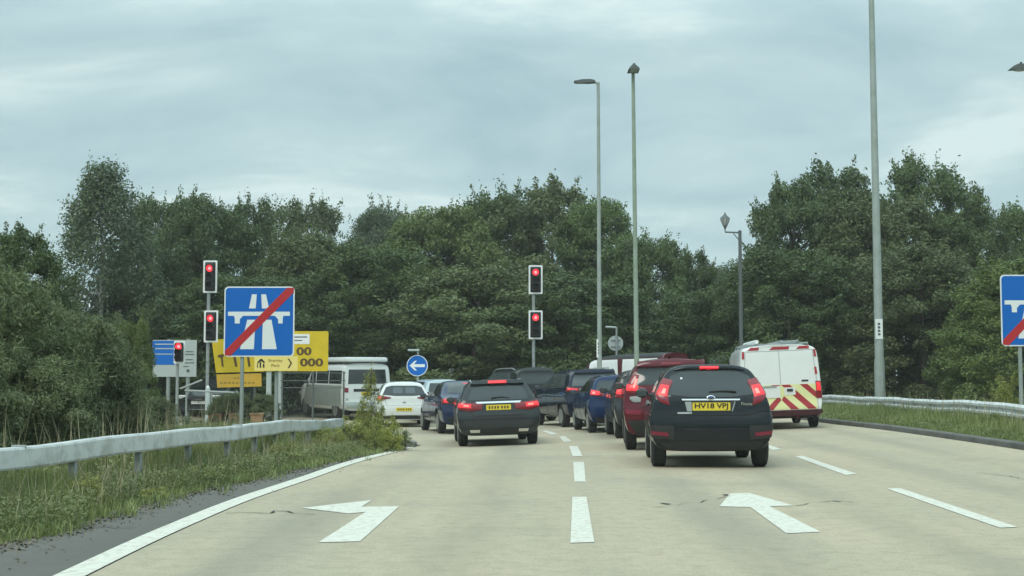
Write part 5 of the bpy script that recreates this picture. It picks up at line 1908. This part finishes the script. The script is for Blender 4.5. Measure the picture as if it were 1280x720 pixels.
prism('house_symbol', [[q(160, 165), q(205, 122), q(225, 122), q(270, 165), q(255, 178), q(215, 150), q(172, 180)],
                       [q(193, 172), q(215, 160), q(215, 235), q(193, 235)], [q(158, 185), q(170, 180), q(170, 235), q(158, 235)],
                       [q(240, 185), q(262, 185), q(262, 235), q(240, 235)]], -0.004, 0.001, M['ink'], pl)
prism('chevron', [[q(588, 118), q(608, 118), q(652, 175), q(612, 240), q(590, 240), q(628, 176)]], -0.004, 0.001, M['brown_ink'], pl)
writing('sign_lettering', 'Bramley', 0.09, *q(420, 147), -0.003, M['faint_ink'], pl, width=200 * k)
writing('sign_lettering', 'Park', 0.09, *q(420, 205), -0.003, M['faint_ink'], pl, width=118 * k)
bm = bmesh.new()
for x in (-.40, .02):
    add_box(bm, x, 0.055, zc, 0.12, 0.09, 0.04, 0.004)
obj('bracket', bm, M['steel'], r)

# big yellow panel with zeros
D1 = 45.0
s_ = F / D1
a = at(318, 414, D1); b = at(410, 464, D1)
X0, X1, Z1, Z0 = a.x, b.x, a.z, b.z
cx = (X0 + X1) / 2
r = sign_root('advance_sign', 'large yellow panel with a white box and brown zeros behind the left blue sign', 'sign', cx, D1)
zb = r.location.z
pl = prism('sign_plate', [rrect(X0 - cx, Z0 - zb, X1 - cx, Z1 - zb, 0.06)], 0, 0.03, M['sign_yellow'], r)


def q2(px, py):
    p = at(px, py, D1)
    return (p.x - cx, p.z - zb)


w0 = q2(352, 430); w1 = q2(387, 417.5)
wb_ = prism('white_box', [[(w0[0], w0[1]), (w1[0], w0[1]), (w1[0], w1[1]), (w0[0], w1[1])]], -0.006, 0.002, M['white'], pl)
bars = []
for y0_, y1_, xe in ((420.5, 422, 384), (425, 426.2, 378)):
    c0, c1_ = q2(368, y1_), q2(xe, y0_)
    bars.append([(c0[0], c0[1]), (c1_[0], c0[1]), (c1_[0], c1_[1]), (c0[0], c1_[1])])
prism('small_print', bars, -0.009, -0.005, M['grey_ink'], wb_)
c = q2(380, 439); writing('sign_lettering', '00', 0.36, c[0], c[1], -0.006, M['brown_ink'], pl, width=19 / s_, bold=0.012)
c = q2(389.5, 453); writing('sign_lettering', '000', 0.36, c[0], c[1], -0.006, M['brown_ink'], pl, width=29 / s_, bold=0.012)
for px in (335.5, 348.5):
    x = at(px, 470, D1).x - cx
    box('post', (x, 0.12, (Z1 - zb) / 2), (0.16, 0.16, Z1 - zb), M['sign_grey'], r, 0.01)

# tilted yellow sign in two panels
D2 = 46.0
c = at(296, 455, D2)
r = sign_root('temporary_sign', 'tilted two part yellow sign with dark letter strokes left of the left blue sign post', 'sign', c.x, D2)
zb = r.location.z


def q3(px, py):
    p = at(px, py, D2)
    return (p.x - c.x, p.z - zb)


up = prism('upper_panel', [[q3(270, 466), q3(329, 464.5), q3(331, 424), q3(264.5, 424)]], 0, 0.04, M['sign_yellow'], r)
up['label'] = 'upper yellow panel with three dark strokes'
lo = prism('lower_panel', [[q3(271.5, 484.5), q3(327, 483), q3(326.5, 466.5), q3(270.5, 468)]], 0.005, 0.045, M['sign_orange'], r)
lo['label'] = 'lower amber panel with faint print'
prism('letter_strokes', [[q3(272, 444), q3(279.5, 442.5), q3(280, 445.5), q3(278.5, 446.5), q3(279.6, 458.5), q3(277.4, 458.5), q3(276, 447), q3(272.6, 447)],
                         [q3(291.4, 446), q3(294.8, 446), q3(296.9, 458.5), q3(294.0, 458.5)],
                         [q3(308.4, 445), q3(311.6, 445), q3(313.2, 458.3), q3(310.3, 458.3)]], -0.006, 0.002, M['brown_ink'], up)
pr_ = []
for k in range(9):
    x0_ = 275 + k * 5.0
    pr_.append([q3(x0_, 479.8), q3(x0_ + 3.2, 479.7), q3(x0_ + 3.2, 477.4), q3(x0_, 477.5)])
for k in range(2):
    x0_ = 292 + k * 4.2
    pr_.append([q3(x0_, 473.8), q3(x0_ + 3, 473.7), q3(x0_ + 3, 471.5), q3(x0_, 471.6)])
prism('faint_print', pr_, 0.0, 0.008, M['faint_ink'], lo)
for px in (285, 318):
    x = q3(px, 470)[0]
    box('post', (x, 0.10, .75), (0.07, 0.07, 1.7), M['column_dark'], r, 0.005)

# blue and grey direction sign
D3 = 46.5
c = at(218, 447, D3)
r = sign_root('direction_sign', 'blue and grey direction sign half hidden by bushes at the left', 'road sign', c.x, D3)
zb = r.location.z


def q4(px, py):
    p = at(px, py, D3)
    return (p.x - c.x, p.z - zb)


def quad4(x0_, y0_, x1_, y1_, f=q4):
    a_, b_ = f(x0_, y1_), f(x1_, y0_)
    return [(a_[0], a_[1]), (b_[0], a_[1]), (b_[0], b_[1]), (a_[0], b_[1])]


pl = prism('sign_plate', [quad4(190, 425, 246, 471)], 0, 0.03, M['sign_grey'], r)
prism('blue_field', [quad4(190.5, 426, 219, 456)], -0.006, 0.002, M['sign_blue'], pl)
prism('blue_field_print', [quad4(194, 429.5, 217, 431), quad4(194, 435, 217, 436.5), quad4(194, 442, 216, 443.2)], -0.010, -0.005, M['sign_grey'], pl)
prism('grey_print', [quad4(232, 439, 242, 440.2), quad4(230, 442.5, 243, 443.7), quad4(232, 449, 241, 450.2), quad4(230, 453, 243, 454.2), quad4(229, 457.5, 236, 458.5),
                     disc(*q4(235, 463.5), 0.06, 12)], -0.006, 0.002, M['grey_ink'], pl)
for px in (210, 234.5):
    post_part(r, q4(px, 450)[0], 0.1, q4(px, 424)[1], 0.07, 'sign_back')

# ------------------------------------------------------------------ traffic signals
def signal_head(root, x, z, w, h, lit=True, y=0.0):
    """head centred at (x, z); white edged backing board, three aspects"""
    bd = prism('signal_head', [rrect(x - w / 2, z - h / 2, x + w / 2, z + h / 2, 0.03, 3)], y, y + 0.012, M['white'], root)
    prism('backing_board', [rrect(x - w / 2 + .06, z - h / 2 + .06, x + w / 2 - .06, z + h / 2 - .06, 0.02, 2)], y - 0.004, y + 0.004, M['ink'], bd)
    bm = bmesh.new()
    hh = h * 0.80
    add_box(bm, x, y - 0.05, z, 0.27, 0.11, hh, 0.02)
    add_box(bm, x, y + 0.06, z, 0.25, 0.10, hh * .9, 0.02)
    obj('housing', bm, M['black'], bd)
    for k in range(3):
        zz = z + (1 - k) * hh * 0.31
        on = k == 0 and lit
        prism('lens', [disc(x, zz, 0.110, 24)], y - 0.115, y - 0.10, M['signal_lit'] if on else M['ink'], bd)
        if on:
            prism('lens_core', [disc(x, zz, 0.05, 18)], y - 0.118, y - 0.112, M['signal_hot'], bd)
        # hood: open half tube over the lens
        bm = bmesh.new()
        n = 14
        for rr_ in ((0.112, 0.122),):
            rings = []
            for i in range(n + 1):
                a_ = R(-25 + 230 * i / n)
                ca, sa = math.cos(a_), math.sin(a_)
                ln = 0.20 * (0.55 + 0.45 * max(0, sa))
                rings.append([bm.verts.new((x + rr_[0] * ca, y - 0.10, zz + rr_[0] * sa)), bm.verts.new((x + rr_[1] * ca, y - 0.10, zz + rr_[1] * sa)),
                              bm.verts.new((x + rr_[1] * ca, y - 0.10 - ln, zz + rr_[1] * sa)), bm.verts.new((x + rr_[0] * ca, y - 0.10 - ln, zz + rr_[0] * sa))])
            for q0, q1 in zip(rings, rings[1:]):
                for k2 in range(4):
                    bm.faces.new((q0[k2], q0[(k2 + 1) % 4], q1[(k2 + 1) % 4], q1[k2]))
            bm.faces.new(rings[0]); bm.faces.new(rings[-1][::-1])
        obj('hood', bm, M['black'], bd, smooth=True)
    return bd


SGN = 'red traffic signals'


def signal(label, px, d, heads, pole_px, pole_top, r_=0.057, m='steel'):
    X = (pole_px - 640) / F * d
    root = sign_root('traffic_signal', label, 'traffic light', X, d, SGN)
    zb = root.location.z
    top = at(pole_px, pole_top, d).z - zb
    po = tube('pole', [(0, .12, -.2), (0, .12, top)], r_, M[m], root, 14)
    for hx, y0_, y1_, w in heads:
        a_ = at(hx, y0_, d); b_ = at(hx, y1_, d)
        signal_head(root, a_.x - X, (a_.z + b_.z) / 2 - zb, w / (F / d), a_.z - b_.z)
        box('bracket', (0, .07, (a_.z + b_.z) / 2 - zb + .25), (.12, .10, .04), M['black'], root)
        box('bracket', (0, .07, (a_.z + b_.z) / 2 - zb - .25), (.12, .10, .04), M['black'], root)
    return root


signal('tall pole with two red traffic lights just left of the left blue motorway sign', 259, 45, [(263, 325.5, 366, 17.5), (264, 388, 428, 17.5)], 259, 330)
signal('tall pole with two red traffic lights in the middle of the view', 667, 47, [(669.5, 331.5, 367.5, 17.5), (669.5, 388, 424, 17.5)], 667, 338)
signal('short pole with one small red traffic light before the blue and grey direction sign', 224, 44, [(224.5, 426, 454.5, 14)], 221.5, 440, 0.05, 'sign_back')

# ------------------------------------------------------------------ lamp posts
LP = 'street lamps around the junction'


def column(root, pts, rads, m):
    return tube('column', pts, rads, M[m], root, 16)


def flat_head(root, x, z, length, side, y=0.0, m='column_dark'):
    """LED luminaire: thin tapered body with the lamp glass under it"""
    bm = bmesh.new()
    poly = [(0, .04), (.15, .075), (length * .6, .07), (length, .01), (length * .97, -.03), (length * .35, -.05), (0, -.03)]
    poly = [(x + side * a_, z + b_) for a_, b_ in poly]
    add_prism(bm, poly, y - 0.14, y + 0.14)
    h = obj('luminaire', bm, M[m], root)
    box('lamp_glass', (x + side * length * .66, y, z - .045), (length * .5, .2, .02), M['clear_lens'], h, .005)
    return h


def id_plate(root, px, py0, py1, d, wpx, r_):
    a_ = at(px, py0, d); b_ = at(px, py1, d)
    X, zb = root.location.x, root.location.z
    w = wpx / (F / d)
    pl = prism('number_strip', [[(a_.x - X - w / 2, b_.z - zb), (a_.x - X + w / 2, b_.z - zb), (a_.x - X + w / 2, a_.z - zb), (a_.x - X - w / 2, a_.z - zb)]], -r_ - 0.012, -r_ - 0.004, M['white'], root)
    bars_ = []
    for k in range(4):
        zz = a_.z - zb - (a_.z - b_.z) * (0.24 + 0.17 * k)
        bars_.append([(a_.x - X - w * .17, zz - .045), (a_.x - X + w * .17, zz - .045), (a_.x - X + w * .17, zz + .03), (a_.x - X - w * .17, zz + .03)])
    prism('strip_print', bars_, -r_ - 0.015, -r_ - 0.011, M['grey_ink'], pl)


d = 47.0
p = at(749.5, 470, d); t = at(747.5, 103, d)
r = sign_root('lamp_post', 'grey lamp post with a flat lamp head pointing left, in the middle of the view', 'lamp post', p.x, d, LP)
zt = t.z - r.location.z
column(r, [(0, 0, -.2), (0, 0, 1.4), (0, 0, 1.6), (0, 0, zt)], [.105, .105, .085, .055], 'column')
tube('bracket_arm', [(0, 0, zt - .08), (-.12, 0, zt + .02), (-.25, 0, zt + .02)], [.05, .04, .035], M['column'], r, 10)
flat_head(r, -.12, zt + .02, .75, -1)
id_plate(r, 748, 424, 447, d, 5, .06)

d = 46.0
p = at(796, 470, d); t = at(792, 90, d)
r = sign_root('lamp_post', 'green grey lamp post with its lamp head end on, right of the flat headed post', 'lamp post', p.x, d, LP)
zt = t.z - r.location.z
column(r, [(0, 0, -.2), (0, 0, 1.4), (0, 0, 1.6), (-.06, 0, zt)], [.11, .11, .088, .06], 'column_green')
bm = bmesh.new()
add_prism(bm, [(-.21, -.04), (.18, -.04), (.15, .03), (.04, .11), (.01, .17), (-.05, .17), (-.08, .11), (-.17, .03)], -.62, .05)
bmesh.ops.translate(bm, vec=(-.06, 0, zt), verts=bm.verts)
h = obj('luminaire', bm, M['column_dark'], r)
box('lamp_glass', (-.06, -.36, zt - .05), (.26, .42, .03), M['clear_lens'], h, .005)

d = 43.0
p = at(1100, 495, d); t = at(1090, 0, d)
r = sign_root('lamp_post', 'tallest grey lamp post rising out of the picture behind the right guard rail', 'lamp post', p.x, d, LP)
zt = 14.6
column(r, [(0, 0, -.2), (0, 0, 1.7), (0, 0, 1.9), (-.03, 0, zt)], [.165, .165, .142, .085], 'column')
tube('bracket_arm', [(-.03, 0, zt - .1), (-.3, 0, zt + .1), (-.9, 0, zt + .15)], [.06, .05, .04], M['column'], r, 10)
flat_head(r, -.8, zt + .15, .8, -1)
id_plate(r, 1097, 399, 424, d, 9, .135)
box('access_door', (0, -.162, 1.1), (.12, .012, .55), M['column'], r, .003)

d = 46.0
p = at(1271, 86, d)
r = sign_root('lamp_post', 'lamp post off the right edge of which only the lamp head shows in the sky', 'lamp post', p.x + 2.0, d, LP)
zt = p.z - r.location.z
column(r, [(0, 0, -.2), (0, 0, 1.4), (0, 0, 1.6), (0, 0, zt - .1)], [.12, .12, .09, .06], 'column')
tube('bracket_arm', [(0, 0, zt - .3), (-.12, 0, zt - .05), (-.6, 0, zt + .08), (-1.55, 0, zt + .06)], [.055, .05, .04, .035], M['column'], r, 10)
bm = bmesh.new()
add_prism(bm, [(-2.28, -.04), (-1.55, -.02), (-1.5, .08), (-1.7, .16), (-2.0, .15), (-2.15, .08)], -.15, .15)
bmesh.ops.translate(bm, vec=(0, 0, zt), verts=bm.verts)
h = obj('luminaire', bm, M['column_dark'], r)
bm = bmesh.new()
bmesh.ops.create_uvsphere(bm, u_segments=16, v_segments=8, radius=.13)
bmesh.ops.scale(bm, vec=(2.0, 1, .5), verts=bm.verts)
bmesh.ops.translate(bm, vec=(-1.92, 0, zt - .03), verts=bm.verts)
obj('lamp_glass', bm, M['clear_lens'], h, smooth=True)
box('photocell', (-1.85, 0, zt + .19), (.07, .07, .10), M['black'], h, .01)

# lantern post
d = 46.0
s_ = F / d
p = at(926.5, 425, d); t = at(926.5, 289, d)
r = sign_root('lantern_post', 'dark slim post with a heritage lantern on a short arm above the white van', 'lamp post', p.x, d, LP)
zt = t.z - r.location.z
column(r, [(0, 0, -.2), (0, 0, 1.2), (0, 0, zt)], [.085, .075, .058], 'column_dark')
ar = -18.5 / s_
tube('bracket_arm', [(0, 0, zt - .05), (ar, 0, zt - .03), (ar, 0, zt + .10)], [.03, .028, .03], M['column_dark'], r, 8)
tube('bracket_stay', [(0, 0, zt - .35), (ar * .45, 0, zt - .07)], [.018, .015], M['column_dark'], r, 6)
tube('finial', [(0, 0, zt), (0, 0, zt + .04)], [.075, .03], M['column_dark'], r, 8)
zl = zt + .10
bm = bmesh.new()
add_tube(bm, [(ar, 0, zl), (ar, 0, zl + .05), (ar, 0, zl + .09)], [.04, .06, .075], 10)
lt = obj('lantern', bm, M['column_dark'], r)
tube('lamp_glass', [(ar, 0, zl + .09), (ar, 0, zl + .30), (ar, 0, zl + .34)], [.07, .165, .16], M['clear_lens'], lt, 8)
tube('lantern_roof', [(ar, 0, zl + .34), (ar, 0, zl + .40), (ar, 0, zl + .47), (ar, 0, zl + .49), (ar, 0, zl + .56)], [.18, .13, .05, .045, .01], M['column_dark'], lt, 8)
bm = bmesh.new()
for k in range(8):
    a_ = 2 * math.pi * k / 8 + .2
    add_tube(bm, [(ar + .078 * math.cos(a_), .078 * math.sin(a_), zl + .09), (ar + .17 * math.cos(a_), .17 * math.sin(a_), zl + .32)], .010, 5)
obj('lantern_frame', bm, M['column_dark'], lt)

# ------------------------------------------------------------------ round signs
def round_sign(label, name, px, py, rpx, d, group=None):
    p = at(px, py, d)
    r = sign_root(name, label, 'road sign', p.x, d, group)
    return r, p.z - r.location.z, rpx / (F / d)


r, z, rad = round_sign('round blue sign with a white arrow pointing left above the white hatchback', 'arrow_sign', 521.5, 457, 13.2, 48)
pl = prism('sign_plate', [disc(0, z, rad, 36)], 0, 0.015, M['white'], r)
prism('blue_field', [disc(0, z, rad * .93, 36)], -0.004, 0.002, M['sign_blue'], pl)
k = rad
prism('white_arrow', [[(-.72 * k, z), (-.22 * k, z + .46 * k), (-.02 * k, z + .46 * k), (-.30 * k, z + .14 * k), (.72 * k, z + .14 * k), (.72 * k, z - .14 * k),
                       (-.30 * k, z - .14 * k), (-.02 * k, z - .46 * k), (-.22 * k, z - .46 * k)]], -0.008, -0.003, M['white'], pl)
post_part(r, .02, .07, z + rad + .12, .04)
bm = bmesh.new()
add_box(bm, -.12, -.12, z + rad + .17, .42, .16, .07, .02)
obj('sign_lamp', bm, M['sign_grey'], r)

r, z, rad = round_sign('round sign seen from its grey back between the two tall lamp posts', 'sign_back_view', 769.5, 429, 9.5, 50)
prism('sign_plate', [disc(0, z, rad, 32)], 0, 0.015, M['sign_grey'], r)
bm = bmesh.new()
add_box(bm, 0, -.02, z + .12, .36, .03, .05, .004)
add_box(bm, 0, -.02, z - .12, .36, .03, .05, .004)
obj('clamp', bm, M['steel'], r)
post_part(r, .03, -.08, z + rad + .32, .04, 'sign_back')
tube('lamp_arm', [(.03, -.08, z + rad + .30), (-.38, -.08, z + rad + .32)], .035, M['sign_grey'], r, 8)

# ------------------------------------------------------------------ small things beyond the left verge
# mesh fence
d = 38.0
a_ = at(350, 500, d); b_ = at(432, 500, d)
r = sign_root('wire_fence', 'thin dark wire fence in front of the camper van at the left', 'fence', a_.x, d)
ln = b_.x - a_.x
zt = at(350, 464, d).z - r.location.z
for k in range(3):
    x = ln * (0.03 + k * .47)
    box('post', (x, 0, zt / 2), (.045, .045, zt), M['column_dark'], r, .004)
bm = bmesh.new()
for zz in (zt - .05, zt - .27, zt - .47, .3):
    add_tube(bm, [(0, 0, zz), (ln, 0, zz)], .012, 6)
for k in range(34):
    x = ln * k / 33
    add_tube(bm, [(x, 0, .08), (x, 0, zt - .05)], .0028, 4, cap=False)
obj('wire_panel', bm, M['column_dark'], r)

# pedestrian barrier
d = 43.0
a_ = at(231, 488, d); b_ = at(298, 491, d)
r = sign_root('metal_barrier', 'low grey tubular barrier in front of the parked dark car', 'barrier', a_.x, d)
zb = r.location.z
ln = b_.x - a_.x
tube('top_bar', [(0, 0, a_.z - zb), (ln, 0, b_.z - zb)], .032, M['sign_back'], r, 8)
tube('stay', [(-.15, 0, at(227, 486, d).z - zb), (.55, 0, at(249, 475, d).z - zb)], .03, M['sign_back'], r, 8)
for x in (.05, ln / 2, ln - .05):
    tube('post', [(x, 0.02, -.1), (x, 0.02, a_.z - zb)], .03, M['sign_back'], r, 8)

p = at(259.5, 505, 44)
r = sign_root('bollard', 'pale grey bollard at the foot of the left pair of traffic lights', 'bollard', p.x, 44)
zt = at(259.5, 484, 44).z - r.location.z
tube('shaft', [(0, 0, -.1), (0, 0, zt - .06), (0, 0, zt)], [.085, .08, .05], M['sign_grey'], r, 12)
tube('cap', [(0, 0, zt - .02), (0, 0, zt + .05)], [.06, .03], M['white'], r, 10)

for px, w, lab in ((270, 17, 'leftmost'), (294, 13, 'middle'), (321, 13, 'rightmost')):
    d = 40.0
    p = at(px, 516.5, d)
    r = sign_root('planter', lab + ' of the three low terracotta planters beyond the left guard rail', 'planter', p.x, d, 'terracotta planters')
    zt = max(.22, p.z - r.location.z)
    k = w / (F / d) / 2
    bm = bmesh.new()
    for i in range(1):
        add_box(bm, 0, 0, zt / 2 - .05, 2 * k, .4, zt + .1, .03)
    tub = obj('tub', bm, M['terracotta'], r)
    box('rim', (0, 0, zt - .02), (2 * k + .05, .45, .06), M['terracotta'], r, .015)
    box('soil', (0, 0, zt + .013), (2 * k - .06, .34, .012), M['earth'], r)
